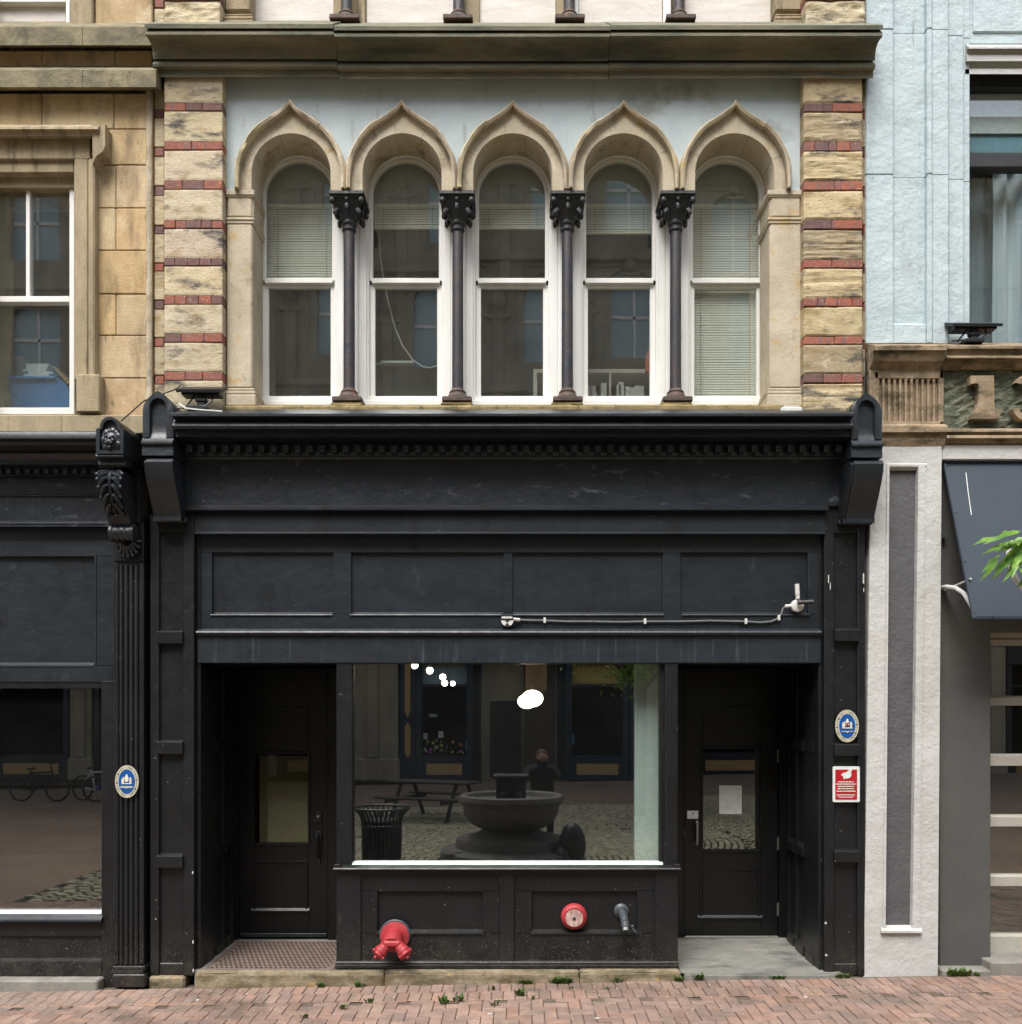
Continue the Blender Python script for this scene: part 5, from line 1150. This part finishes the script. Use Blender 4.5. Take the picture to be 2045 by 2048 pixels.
# curtains right
b=B(); y=.5; xs=[sx(1985,y)+i*.018 for i in range(90)]
xs=[x for x in xs if x<sx(1990,y) or 1]
row=lambda z:[(x,y+.035*math.sin(i*.9+.5*mnoise.noise(Vector((i*.2,z,0))))+.03*mnoise.noise(Vector((i*.13,z*.4,2))),z) for i,x in enumerate(xs)]
b.grid([row(zz) for zz in (sz(760,y),sz(640,y),sz(520,y),sz(430,y),sz(345,y),sz(300,y))]); solo('curtain',b,M['curtain'],'pale gathered curtain behind the teal window of the painted building','curtain',(4.2,.5,5),None,True)
b=B(); b.box(sx(1938,.40),sx(2330,.40),.395,.402,sz(268,.40),sz(150,.40),.002); solo('roller_blind',b,M['paper'],'pale roller blind above the curtain in the painted building','blind',(4.5,.48,7))
b=B(); b.box(sx(1938,.42),sx(2330,.42),.415,.42,sz(313,.42),sz(262,.42),.001); solo('blue_valance',b,plain('teal_cloth',C(120,168,182),.8),'teal cloth strip below the pale roller blind in the painted building','valance',(4.5,.42,6.7))
b=B(); b.grid([[(sx(1938,.6)+i*.03,.6+.012*math.sin(i*1.3),z) for i in range(12)] for z in (sz(760,.6),sz(330,.6))]); solo('sheer_curtain',b,plain('sheer_grey_cloth',C(128,142,148),.9),'flat grey sheer curtain left of the gathered curtain in the painted building','curtain',(3.9,.6,5.5))
# lamps inside shop
def bulb(px,py,r,y,label,name='pendant_bulb',mat='bulb',sq=(1,1,1),grp='small lit bulbs in the shop'):
    c=(sx(px,y),y,sz(py,y)); t=thing(name,label,'lamp',c,grp)
    lg=B().ball(c,r,14,10,sq=sq)
    if name=='globe_lamp': lg.ball((c[0]-.055,c[1]-.02,c[2]-.03),r*.86,14,10,sq=sq)
    build('lamp_glass',lg,M[mat],t,True)
    b=B(); zt=3.25; b.tube([(c[0],c[1],c[2]+r*sq[2]*.9),(c[0],c[1],c[2]+r*sq[2]+.05)],.018,8); b.tube([(c[0],c[1],c[2]+r*sq[2]+.05),(c[0],c[1],zt)],.004,5); build('flex',b,M['blackmetal'],t)
bulb(830,1331,.036,2.6,'lit bulb at the top edge of the shop window, leftmost of the string')
bulb(860,1341,.038,2.8,'lit bulb second from the left in the shop window string')
bulb(886,1354,.036,3.2,'lit bulb directly above another in the shop window string')
bulb(890,1366,.036,3.4,'lowest lit bulb of the pair in the shop window string')
bulb(906,1367,.03,3.7,'lit bulb rightmost of the string in the shop window')
bulb(1065,1397,.108,2.2,'large white glowing globe lamp hanging in the shop','globe_lamp','globe',(1.05,1,.82),None)

# ------------------------------------------------------------------ weeds
def weed(x,y,z,n,h,label):
    b=B(); rnd=random.Random(int(x*1000)+n)
    for i in range(n):
        a=rnd.uniform(0,6.28); bx,by=x+rnd.uniform(-.5,.5)*h*(1.0 if n<50 else 3),y+rnd.uniform(-.015,.008); L=h*rnd.uniform(.5,1.7); d=Vector((math.cos(a)*.5,math.sin(a)*.4-.15,1)).normalized(); w=L*.15
        p0=Vector((bx,by,z)); p1=p0+d*L*.55; p2=p0+d*L+Vector((0,0,-L*.2)); sd=d.cross(Vector((0,0,1))); sd=(sd if sd.length>.01 else Vector((1,0,0))).normalized()*w
        k=len(b.v); b.v+=[tuple(p0),tuple(p1-sd),tuple(p2),tuple(p1+sd),tuple(p1+Vector((0,0,.01*h)))]; b.face((k,k+1,k+4)); b.face((k+1,k+2,k+4)); b.face((k+2,k+3,k+4)); b.face((k+3,k,k+4))
    tag(build('weed',b,M['weed'],None,False,None,(x,y,z)),label,'weed','weeds in the pavement joints')
def gw(px,py): # ground point seen at a pixel, street plane
    yv=(CZ-.0)*S/(py-CY)*D/1-0; s=(CZ*S)/(py-CY); return (px-CX)/S*s, (s-1)*D
WL=[(655,1950,30,.05,'weed tuft growing from the left half of the kerb step front'),(718,1968,26,.05,'weed tuft at the kerb foot below the red fire inlet'),(740,2000,14,.05,'small weed in the brick joint left of centre'),(687,2012,16,.05,'weed sprig in the brick joint furthest left'),(610,2028,10,.04,'tiny weed in the herringbone bricks near the left edge'),
 (889,2005,22,.06,'weed in the brick joint below the centre post, left one of two'),(917,2000,24,.055,'weed in the brick joint below the centre post, right one of two'),(985,1978,14,.04,'weed at the edge row of bricks below the centre post'),(990,2010,14,.045,'weed between bricks just left of the stone kerb tuft'),
 (1120,1961,90,.055,'broad leafy weed patch along the kerb below the red bell'),(1050,1962,60,.04,'low leafy weed strip at the kerb left of the broad patch'),(1233,1960,22,.05,'weed tuft at the kerb below the grey pipe stub'),(1040,1990,24,.06,'weed in the bricks below the low leafy strip'),(1065,1998,14,.04,'small weed in the bricks right of its taller neighbour'),
 (1350,1955,30,.05,'weed tuft at the corner of the black stall riser'),(1388,1952,40,.06,'weed tuft at the concrete doorway edge'),(1545,1955,60,.035,'low green weed strip along the doorway concrete, right end'),(1670,1952,70,.04,'weed strip at the foot of the right black pilaster'),(1880,1942,80,.06,'bushy weed at the foot of the grey wall'),(1925,1948,40,.035,'low weeds beside the bushy one at the grey wall'),
 (1143,1978,10,.03,'tiny weed in the first brick row below the bell'),(1215,1980,10,.03,'tiny weed in the first brick row below the pipe')]
for px,py,n,h,l in WL:
    x,y=gw(px,py); y=min(y,-.082 if 390<px<1362 else -.055); weed(x,y,gz(x)-.004,n,h,l)

b=B(); rnd=random.Random(21)
for k in range(70):
    x=rnd.uniform(-3.6,3.5); y=rnd.uniform(-1.0,-.1); r=rnd.uniform(.003,.009) if k>4 else .022; z=gz(x)+.006; a=rnd.uniform(0,6)
    n=len(b.v); b.v+=[(x+r*math.cos(a+q*1.57)*(1 if q%2 else .6),y+r*math.sin(a+q*1.57)*(1 if q%2 else .6),z+.002*(q%2)) for q in range(4)]; b.face((n,n+1,n+2,n+3))
    b.v+=[(v[0],v[1],v[2]-.005) for v in b.v[n:n+4]]
    for q in range(4): j=(q+1)%4; b.face((n+q,n+j,n+4+j,n+4+q))
o=build('litter',b,M['binder']); tag(o,'scattered pale petals and paper scraps on the brick pavement','litter',None,'stuff')

# ================================================================== ACROSS THE SQUARE (seen mirrored in the glass)
def far_building(name,label,x0,x1,d,h,mw,bays,floors,shop):
    t=thing(name,label,'building',((x0+x1)/2,-d,0)); yf=-d
    b=B(); b.box(x0,x1,yf-9,yf-.35,-.2,h,0)
    bw=(x1-x0)/bays; f0=4.6; fh=(h-1.6-f0)/floors
    for i in range(bays+1):
        xc=x0+bw*i; b.box(max(x0,xc-.6),min(x1,xc+.6),yf-.4,yf,4.4,h-.9,.03)
        for f in range(floors):
            zz=f0+fh*f+2.6; b.ball((xc,yf+.12,zz+.35),.26,10,8,sq=(1,.7,1.25)); b.tube([(xc-.42,yf+.0,zz-.1),(xc,yf+.12,zz-.25),(xc+.42,yf+.0,zz-.1)],.09,6)
        if 0<i<bays: b.box(xc-.18,xc+.18,yf-.2,yf+.14,4.4,h-.9,.03)
    for f in range(floors+1):
        z=f0+fh*f; b.box(x0,x1,yf-.4,yf+.02,z-.25,z+.95 if f<floors else z+.4,.02); b.box(x0-.05,x1+.05,yf-.4,yf+.22,z-.12,z+.1,.03)
    b.box(x0-.1,x1+.1,yf-.5,yf+.55,h-.7,h-.2,.05); b.box(x0-.1,x1+.1,yf-.5,yf+.3,h-1.2,h-.7,.05)
    build('wall',b,mw,t)
    for f in range(floors):
        for i in range(bays):
            xa=x0+bw*i+.85; xb=x0+bw*(i+1)-.85; z0=f0+fh*f+.95; z1=f0+fh*(f+1)-.25; r=(xb-xa)/2; xc=(xa+xb)/2; zs=z1-r*.9
            b=B(); n=16
            o=[(x0+bw*i+.59,z1+.02)]+[(x0+bw*i+.59,z0)]+[(xa,z0),(xa,zs)]+[(xc-r*math.cos(math.pi*k/n),zs+r*.85*math.sin(math.pi*k/n)) for k in range(1,n)]+[(xb,zs),(xb,z0),(x0+bw*(i+1)-.59,z0),(x0+bw*(i+1)-.59,z1+.02)]
            b.ext(o,yf-.3,yf-.06); b.box(xc-.2,xc+.2,yf-.2,yf+.12,zs+r*.75,z1+.12,.04); b.ball((xc,yf+.1,zs+r*.95),.16,10,8,sq=(1,.8,1.3)); b.tube([(xc-.3,yf+.02,zs+r*.6),(xc,yf+.08,zs+r*.5),(xc+.3,yf+.02,zs+r*.6)],.06,6)
            w=build('window',b,mw,t)
            build('pane',B().box(xa-.05,xb+.05,yf-.33,yf-.31,z0,z1,0),M['teal'],w)
            b=B(); b.box(xc-.04,xc+.04,yf-.31,yf-.25,z0,zs+r*.8,0); b.box(xa,xb,yf-.305,yf-.25,(z0+z1)/2-.05,(z0+z1)/2+.05,0); build('sash_bar',b,M['white'],w)
    def front(xa,xb,mt,sub,tr):
        b=B(); b.box(xa,xa+.2,yf-.35,yf+.1,0,4.4,.02); b.box(xb-.2,xb,yf-.35,yf+.1,0,4.4,.02); b.box(xa,xb,yf-.35,yf+.12,3.8,4.45,.02); b.box(xa,xb,yf-.35,yf+.05,0,.72,.02); b.box(xa+.2,xb-.2,yf-.3,yf-.1,3.05,3.14,.01); b.box(xa+.2,xb-.2,yf-.3,yf-.05,.72,.82,.01)
        f=build('shopfront',b,mt,t)
        build('pane',B().box(xa+.2,xb-.2,yf-.34,yf-.28,.8,3.06,0),M['dark'],f)
        build('transom_pane',B().box(xa+.2,xb-.2,yf-.34,yf-.24,3.14,3.8,0),tr,f)
        build('tan_panel',B().box(xa+.35,xb-.35,yf+.05,yf+.07,.2,.56,.04),M['fartan'],f)
        return f
    def pierst(xa,xb):
        b=B(); b.box(xa,xb,yf-.4,yf+.16,0,4.4,.04); b.box(xa-.05,xb+.05,yf-.4,yf+.24,0,.75,.06); b.box(xa+.5*(xb-xa)-.18,xa+.5*(xb-xa)+.18,yf-.1,yf+.24,.75,4.2,.03); build('stone_pier',b,mw,t)
    if shop=='blue':
        for (xa,xb) in ((-10.7,-8.3),(-5.5,-3.85),(4.15,5.5)): pierst(xa,xb)
        front(-8.25,-5.55,M['paint'],0,M['teal'])
        f=front(-3.3,-1.45,M['farblue'],0,M['teal']); g=front(1.55,3.6,M['farblue'],0,M['fartan'])
        for xx in (-3.8,3.62):
            b=B(); b.box(xx,xx+.5,yf-.3,yf+.14,0,4.4,.02); s=build('shopfront',b,M['farblue'],t)
            b=B(); b.ext([(xx+.16,2.25),(xx+.25,2.05),(xx+.34,2.25),(xx+.34,4.0),(xx+.16,4.0)],yf+.14,yf+.17); build('tan_panel',b,M['fartan'],s)
            b=B(); b.ext([(xx+.16,.9),(xx+.25,.75),(xx+.34,.9),(xx+.34,1.75),(xx+.25,1.9),(xx+.16,1.75)],yf+.14,yf+.17); build('tan_panel',b,M['fartan'],s)
        b=B(); b.box(-1.42,1.52,yf-.35,yf+.1,4.0,4.45,.02); b.box(-1.42,-1.2,yf-1.,yf-.3,0,4,.02); b.box(1.3,1.52,yf-1.,yf-.3,0,4,.02); s=build('entrance',b,M['farblue'],t)
        build('entrance_door',B().box(-.9,.1,yf-.34,yf-.3,.1,2.6,.02),M['wood'],s); build('entrance_wall',B().box(.2,1.2,yf-.34,yf-.2,.0,4.0,.02),M['bark'],s)
        b=B(); b.box(.25,.95,yf-.2,yf-.1,2.9,4.0,.02); [b.box(.42+.12*k,.46+.12*k,yf-.1,yf-.06,2.6,4.0,.01) for k in range(4)]; build('tan_column',b,M['fartan'],s)
        for (x,z,w_,h_,m_) in ((-2.75,2.12,.26,.1,'teal'),(-2.5,1.5,.16,.22,'binder'),(-3.0,1.45,.14,.2,'binder'),(-1.62,1.15,.13,.28,'teal'),(1.72,1.35,.26,.34,'farteal')):
            q_=thing('window_notice','small '+{'teal':'pale teal','binder':'white','farteal':'bright blue'}[m_]+' notice on the blue shopfront mirrored '+{(-2.75):'under the hanging bulbs',(-2.5):'beside the hanging bulbs',(-3.0):'furthest left in the shop window',(-1.62):'on the dark door jamb',(1.72):'right of the dark doorway'}[x],'notice',(x,yf-.1,z))
            build('notice_card',B().box(x-w_/2,x+w_/2,yf-.12,yf-.1,z-h_/2,z+h_/2,.004),M[m_],q_)
        b=B(); rr=random.Random(4)
        for k in range(40): b.ball((rr.uniform(-3.05,-1.7),yf-.2,rr.uniform(.9,1.3)),rr.uniform(.02,.055),6,5,(rr.choice([.2,.9,.6]),rr.choice([.1,.8,.3]),rr.choice([.1,.2,.7]),1))
        o=build('flower_display',b,M['goods'],None,False,None,(-2.4,yf-.2,.9)); tag(o,'small coloured flowers in the blue shopfront, mirrored in the shop window','flowers',None,'stuff')
        b=B(); b.box(1.8,3.4,yf-.26,yf-.22,3.16,3.75,.004); s=build('yellow_sign',b,M['yellow'],g)
    elif shop:
        for i in range(bays): front(x0+bw*i+.4,x0+bw*(i+1)-.4,M['paint'],0,M['dark'] if i%2 else M['teal']); pierst(x0+bw*i-.35 if i else x0,x0+bw*i+.36)
    return t
far_building('corner_building','cream stone building across the square, mirrored in the right-hand upper windows',5.8,22.5,22.5,22.0,M['cream'],5,4,'black')
far_building('blue_shop_building','tan carved building with blue shopfront across the square, mirrored in the shop window',-10.73,5.57,22,22.6,M['tan'],5,4,'blue')
far_building('arched_building','tan stone building across the square, mirrored in the left-hand windows',-27.5,-10.95,22.3,21.6,M['tan'],5,4,'black')
# fountain
T=thing('fountain','round granite fountain bowl with dark trough, mirrored in the shop window','fountain',(FX,FY,gz(FX)))
z0=gz(FX)
b=B(); b.lathe([(1.05,z0-.03),(1.05,z0+.14),(1.0,z0+.17),(.84,z0+.19),(.8,z0+.32),(.5,z0+.38),(.34,z0+.54)],(FX,FY,0),(0,0,1),40); build('plinth',b,M['fountain'],T,30)
b=B(); b.lathe([(.3,z0+.46),(.5,z0+.48),(.63,z0+.56),(.70,z0+.68),(.715,z0+.8),(.75,z0+.82),(.79,z0+.88),(.77,z0+.94),(.73,z0+.96),(.66,z0+.94),(.62,z0+.88),(.3,z0+.8)],(FX,FY,0),(0,0,1),40); build('bowl',b,M['fountain'],T,40)
b=B(); b.box(FX-.22,FX+.22,FY-.2,FY+.2,z0+.8,z0+1.22,.02); b.box(FX-.26,FX+.26,FY-.24,FY+.24,z0+1.2,z0+1.25,.01); b.ball((FX-.1,FY+.25,z0+.97),.06,8,6); b.ball((FX+.12,FY+.25,z0+.96),.065,8,6); build('trough',b,M['iron'],T)
for a in (30,90,150): 
    b=B(); xx,yy=FX+.92*math.cos(math.radians(a)),FY+.92*math.sin(math.radians(a)); b.lathe([(.2,z0),(.2,z0+.16),(.17,z0+.19),(.1,z0+.17)],(xx,yy,0),(0,0,1),20); build('stone_basin',b,M['fountain'],T,30)
b=B(); b.ball((.78,-5.5,.25),.3,12,9,sq=(.65,.6,1.15)); b.ball((.6,-5.4,.1),.16,10,8); solo('boulder',b,M['iron'],'dark boulder beside the fountain bowl, mirrored in the shop window','boulder',(.78,-5.5,0),None,True)
# litter bin
bx,by=-1.78,-4.4; z0=gz(bx)
T=thing('litter_bin','black slatted litter bin with flared rim, mirrored at the left of the shop window','bin',(bx,by,z0))
b=B()
for k in range(30):
    a=2*math.pi*k/30; c,s_=math.cos(a),math.sin(a); b.tube([(bx+.24*c,by+.24*s_,z0+.03),(bx+.25*c,by+.25*s_,z0+.75),(bx+.28*c,by+.28*s_,z0+.86),(bx+.36*c,by+.36*s_,z0+.94)],.014,5)
build('slats',b,M['blackmetal'],T)
b=B(); b.lathe([(.21,z0+.03),(.22,z0+.78),(.2,z0+.8)],(bx,by,0),(0,0,1),24); build('liner',b,M['blackmetal'],T)
b=B()
for (r,z) in ((.255,.06),(.262,.72),(.365,.945)): b.tube([(bx+r*math.cos(2*math.pi*k/32),by+r*math.sin(2*math.pi*k/32),z0+z) for k in range(33)],.014,6)
build('rim',b,M['blackmetal'],T,True)
# picnic table
tx,ty=-1.75,-11.6; z0=gz(tx)
T=thing('picnic_table','dark wooden picnic table behind the fountain, mirrored in the shop window','picnic table',(tx,ty,z0))
b=B()
for k in range(5): b.box(tx-.95,tx+.95,ty-.36+.148*k,ty-.36+.148*k+.138,z0+.74,z0+.78,.006)
build('tabletop',b,M['wood'],T)
for s_ in (-1,1):
    b=B(); b.box(tx-.95,tx+.95,ty+s_*.72-.14,ty+s_*.72+.14,z0+.44,z0+.48,.006); build('seat',b,M['wood'],T)
for sx_ in (-.65,.65):
    for s_ in (-1,1):
        b=B(); b.tube([(tx+sx_,ty+s_*.25,z0+.74),(tx+sx_,ty+s_*.68,z0)],.05,4); build('leg',b,M['wood'],T)
    b=B(); b.box(tx+sx_-.06,tx+sx_-.02,ty-.84,ty+.84,z0+.36,z0+.44,.004); build('crossbeam',b,M['wood'],T)
T.rotation_euler.z=math.radians(24)
# bicycles
def bicycle(x,y,ang,colr,label):
    z0=gz(x); T=thing('bicycle',label,'bicycle',(x,y,z0),'bicycles parked across the square'); ca,sa=math.cos(ang),math.sin(ang)
    q=lambda u,z,w=0:(x+u*ca-w*sa,y+u*sa+w*ca,z0+z)
    for u in (-.52,.52):
        b=B(); b.tube([q(u+.33*math.cos(2*math.pi*k/28),.34+.33*math.sin(2*math.pi*k/28)) for k in range(29)],.028,6)
        for k in range(8): b.tube([q(u,.34),q(u+.32*math.cos(math.pi*k/4),.34+.32*math.sin(math.pi*k/4))],.004,4)
        build('wheel',b,M['blackmetal'],T)
    b=B()
    for p in (((-.52,.34),(-.12,.3)),((-.12,.3),(-.22,.85)),((-.22,.8),(-.52,.34)),((-.12,.3),(.36,.72)),((-.2,.76),(.36,.8)),((.34,.95),(.52,.34))): b.tube([q(*p[0]),q(*p[1])],.028,6)
    build('frame',b,colr,T)
    b=B(); b.box(x-.22*ca-.1,x-.22*ca+.1,y-.22*sa-.07,y-.22*sa+.07,z0+.86,z0+.91,.02); build('saddle',b,M['blackmetal'],T)
    b=B(); b.tube([q(.34,.96),q(.34,1.02),q(.4,1.04,-.25)],.013,6); b.tube([q(.34,1.02),q(.4,1.04,.25)],.013,6); build('handlebar',b,M['blackmetal'],T)
bicycle(-13.0,-17.2,.1,M['blackmetal'],'black bicycle standing apart, mirrored in the left shop window')
bicycle(-11.3,-17.0,.3,M['whiteplastic'],'white-framed bicycle at the rack, mirrored in the left shop window')
bicycle(-10.7,-16.8,-.2,M['plaqueblue'],'blue bicycle beside the white one, mirrored in the left shop window')
# trees
def leafquad(b,p,d,L,w,nrm):
    sd=d.cross(nrm).normalized()*w; m=p+d*L*.45-nrm*L*.02; e=p+d*L-nrm*L*.12; k=len(b.v)
    b.v+=[tuple(p),tuple(m-sd+nrm*w*.3),tuple(e),tuple(m+sd+nrm*w*.3),tuple(m)]
    b.face((k,k+1,k+4)); b.face((k+1,k+2,k+4)); b.face((k+2,k+3,k+4)); b.face((k+3,k,k+4))
def tree(x,y,h,cr,cz,n,leaf,label,branch=None,seed=1):
    rnd=random.Random(seed); z0=gz(x); T=thing('street_tree',label,'tree',(x,y,z0),'trees on the square')
    b=B(); b.tube([(x,y,z0-.05),(x+.02,y,z0+1.2),(x-.03,y+.02,z0+2.4),(x,y,cz)],[.13,.1,.085,.05],9); limbs=[]
    for k in range(9):
        a=2*math.pi*k/9+rnd.uniform(-.2,.2); z=cz-cr*.7+rnd.uniform(0,cr*.8); e=Vector((x+math.cos(a)*cr*.8,y+math.sin(a)*cr*.8,z+cr*rnd.uniform(.3,.7))); s_=Vector((x,y,z-.15)); m=(s_+e)/2+Vector((0,0,.08)); b.tube([s_,m,e],[.045,.03,.012],6); limbs.append((s_,m,e))
    if branch: b.tube([branch[0]]+branch[1:],[.04]*2+[.014]*(len(branch)-3)+[.006],7)
    build('trunk',b,M['bark'],T,True)
    b=B()
    clumps=[]
    for k in range(46):
        v=Vector((rnd.gauss(0,1),rnd.gauss(0,1),rnd.gauss(0,.8))).normalized()*cr*rnd.uniform(.35,1); clumps.append(Vector((x,y,cz))+Vector((v.x,v.y,v.z*.85)))
    for i in range(n):
        c=rnd.choice(clumps); p=c+Vector((rnd.gauss(0,.16),rnd.gauss(0,.16),rnd.gauss(0,.12)))*cr; d=Vector((rnd.gauss(0,1),rnd.gauss(0,1),rnd.gauss(-.4,.6))).normalized(); nr=d.orthogonal().normalized(); nr=(nr+Vector((0,0,1.2))).normalized(); L=leaf*rnd.uniform(.7,1.2); leafquad(b,p,d,L,L*.17,nr)
    if branch:
        tip=Vector(branch[-1]); base=Vector(branch[-3])
        for j in range(7):
            f=j/6; s_=base.lerp(tip,f); a=rnd.uniform(-.5,.5)
            for side in (-1,1):
                dd=Vector((-1 if side<0 else -.35,rnd.uniform(-.6,.4),rnd.uniform(-.6,.1))).normalized()
                # a pinnate frond: rachis with paired leaflets
                for q in range(5):
                    pp=s_+dd*.045*q+Vector((0,0,-.004*q*q))
                    for s2 in (-1,1):
                        d2=(dd*.8+dd.cross(Vector((0,0,1))).normalized()*s2*.75+Vector((0,0,-.35-.1*rnd.random()))).normalized(); nr=Vector((rnd.uniform(-.2,.2),-.7,.7)).normalized(); leafquad(b,pp,d2,rnd.uniform(.07,.14),rnd.uniform(.012,.02),nr)
                leafquad(b,s_+dd*.2,(dd+Vector((0,0,-.3))).normalized(),.16,.02,Vector((0,-.7,.7)))
    build('crown',b,M['leaf'],T)
ty=-1.7; bt=[(5.0,-2.6,3.0),(4.4,-2.3,3.3),(3.75,-1.9,3.45),(sx(2110,ty),ty,sz(1066,ty)),(sx(2070,ty),ty,sz(1070,ty)),(sx(2048,ty),ty,sz(1078,ty))]
tree(5.2,-2.8,5,1.25,4.6,3200,.13,'young green tree whose leafy branch tip hangs in front of the blue awning',bt,3)
tree(2.55,-11.5,5,1.5,3.75,3600,.16,'bushy green tree across the square, mirrored at the top right of the shop window',None,9)
# white curved tube by the awning
b=B(); y=-1.55
b.tube([(sx(px,y),y,sz(py,y)) for px,py in ((2017,1092),(2018,1112),(2022,1135),(2032,1158),(2047,1178),(2068,1190),(2100,1192))]+[(3.9,-1.75,3.0),(5.1,-2.65,2.9)],.016,8); solo('hoop_tube',b,M['whiteplastic'],'curved white metal tube below the green leaves','tube',(3.4,-1.5,2.9),None,True)
# photographer
def person(x,y):
    z0=gz(x); T=thing('person','person in a black coat holding a phone up, mirrored behind the fountain','person',(x,y,z0))
    vs=[((0,0,.95),.17),((0,0,1.15),.16),((0,0,1.38),.17),((0,0,1.5),.06),((0,0.02,1.58),.09),((0,0.01,1.70),.085),
        ((.19,0,1.40),.07),((.24,.16,1.22),.055),((.08,.32,1.46),.04),((-.19,0,1.40),.07),((-.24,.16,1.22),.055),((-.06,.32,1.46),.04),
        ((.1,0,.88),.11),((.12,.02,.5),.075),((.12,0,.1),.055),((.12,.14,.04),.045),((-.1,0,.88),.11),((-.12,.02,.5),.075),((-.12,0,.1),.055),((-.12,.14,.04),.045)]
    ed=[(0,1),(1,2),(2,3),(3,4),(4,5),(2,6),(6,7),(7,8),(2,9),(9,10),(10,11),(0,12),(12,13),(13,14),(14,15),(0,16),(16,17),(17,18),(18,19)]
    me=bpy.data.meshes.new('body'); me.from_pydata([p for p,_ in vs],ed,[]); ob=bpy.data.objects.new('body',me); COL.objects.link(ob); ob.parent=T; ORG[ob.name]=Vector((x,y,z0))
    T.scale=(1.12,1,.86)
    sk=ob.modifiers.new('skin','SKIN'); 
    for i,(p,r) in enumerate(vs): me.skin_vertices[0].data[i].radius=(r,r)
    me.skin_vertices[0].data[0].use_root=True
    ob.modifiers.new('sub','SUBSURF').render_levels=2; me.materials.append(M['coat'])
    h=B(); h.ball((x,y+.03,z0+1.64),.1,14,10,sq=(.85,1,1.15)); h.ball((x,y+.13,z0+1.63),.018,8,6); 
    for s_ in (-1,1): h.ball((x+s_*.085,y+.02,z0+1.64),.022,8,6,sq=(.5,1,1.4))
    build('face',h,M['skin'],T,True)
    h=B(); h.ball((x,y+.0,z0+1.68),.108,14,10,sq=(.9,1,1.05)); build('hair',h,M['hair'],T,True)
person(.42,-8.1)

# ================================================================== CAMERA, LIGHT
cam=bpy.data.cameras.new('camera'); co=bpy.data.objects.new('camera',cam); COL.objects.link(co); SC.camera=co
co.location=(0,-D,CZ); co.rotation_euler=(math.radians(90),0,0)
cam.sensor_fit='VERTICAL'; cam.sensor_height=36; cam.lens=36*D/(2048/S); cam.shift_x=(1022.5-CX)/2048; cam.shift_y=(CY-1024)/2048; cam.clip_end=500; cam.clip_start=.02
w=bpy.data.worlds.new('World'); SC.world=w; w.use_nodes=True; nt=w.node_tree; nt.nodes.clear()
sky=nt.nodes.new('ShaderNodeTexSky'); sky.sky_type='NISHITA'; sky.sun_disc=False
SUN_EL,SUN_AZ=math.radians(58),math.radians(200)
sky.sun_elevation=SUN_EL; sky.sun_rotation=SUN_AZ; sky.air_density=1.0; sky.dust_density=4.0; sky.ozone_density=1.0
hs=nt.nodes.new('ShaderNodeHueSaturation'); hs.inputs['Saturation'].default_value=.62; nt.links.new(sky.outputs[0],hs.inputs['Color'])
bg=nt.nodes.new('ShaderNodeBackground'); bg.inputs[1].default_value=.15; nt.links.new(hs.outputs[0],bg.inputs[0])
ow=nt.nodes.new('ShaderNodeOutputWorld'); nt.links.new(bg.outputs[0],ow.inputs[0])
sl=bpy.data.lights.new('sun','SUN'); sl.energy=1.5; sl.angle=math.radians(30); sl.color=(1,.995,.985); so=bpy.data.objects.new('sun',sl); COL.objects.link(so)
dv=Vector((math.sin(SUN_AZ)*math.cos(SUN_EL),math.cos(SUN_AZ)*math.cos(SUN_EL),math.sin(SUN_EL)))
so.rotation_euler=dv.to_track_quat('Z','Y').to_euler(); so.location=dv*30
SC.view_settings.view_transform='Standard'; SC.view_settings.look='None'; SC.view_settings.exposure=1.1; SC.view_settings.gamma=1
SC.cycles.max_bounces=8; SC.cycles.transparent_max_bounces=16; SC.cycles.use_denoising=True; SC.cycles.caustics_reflective=False
SC.cycles.sample_clamp_indirect=6
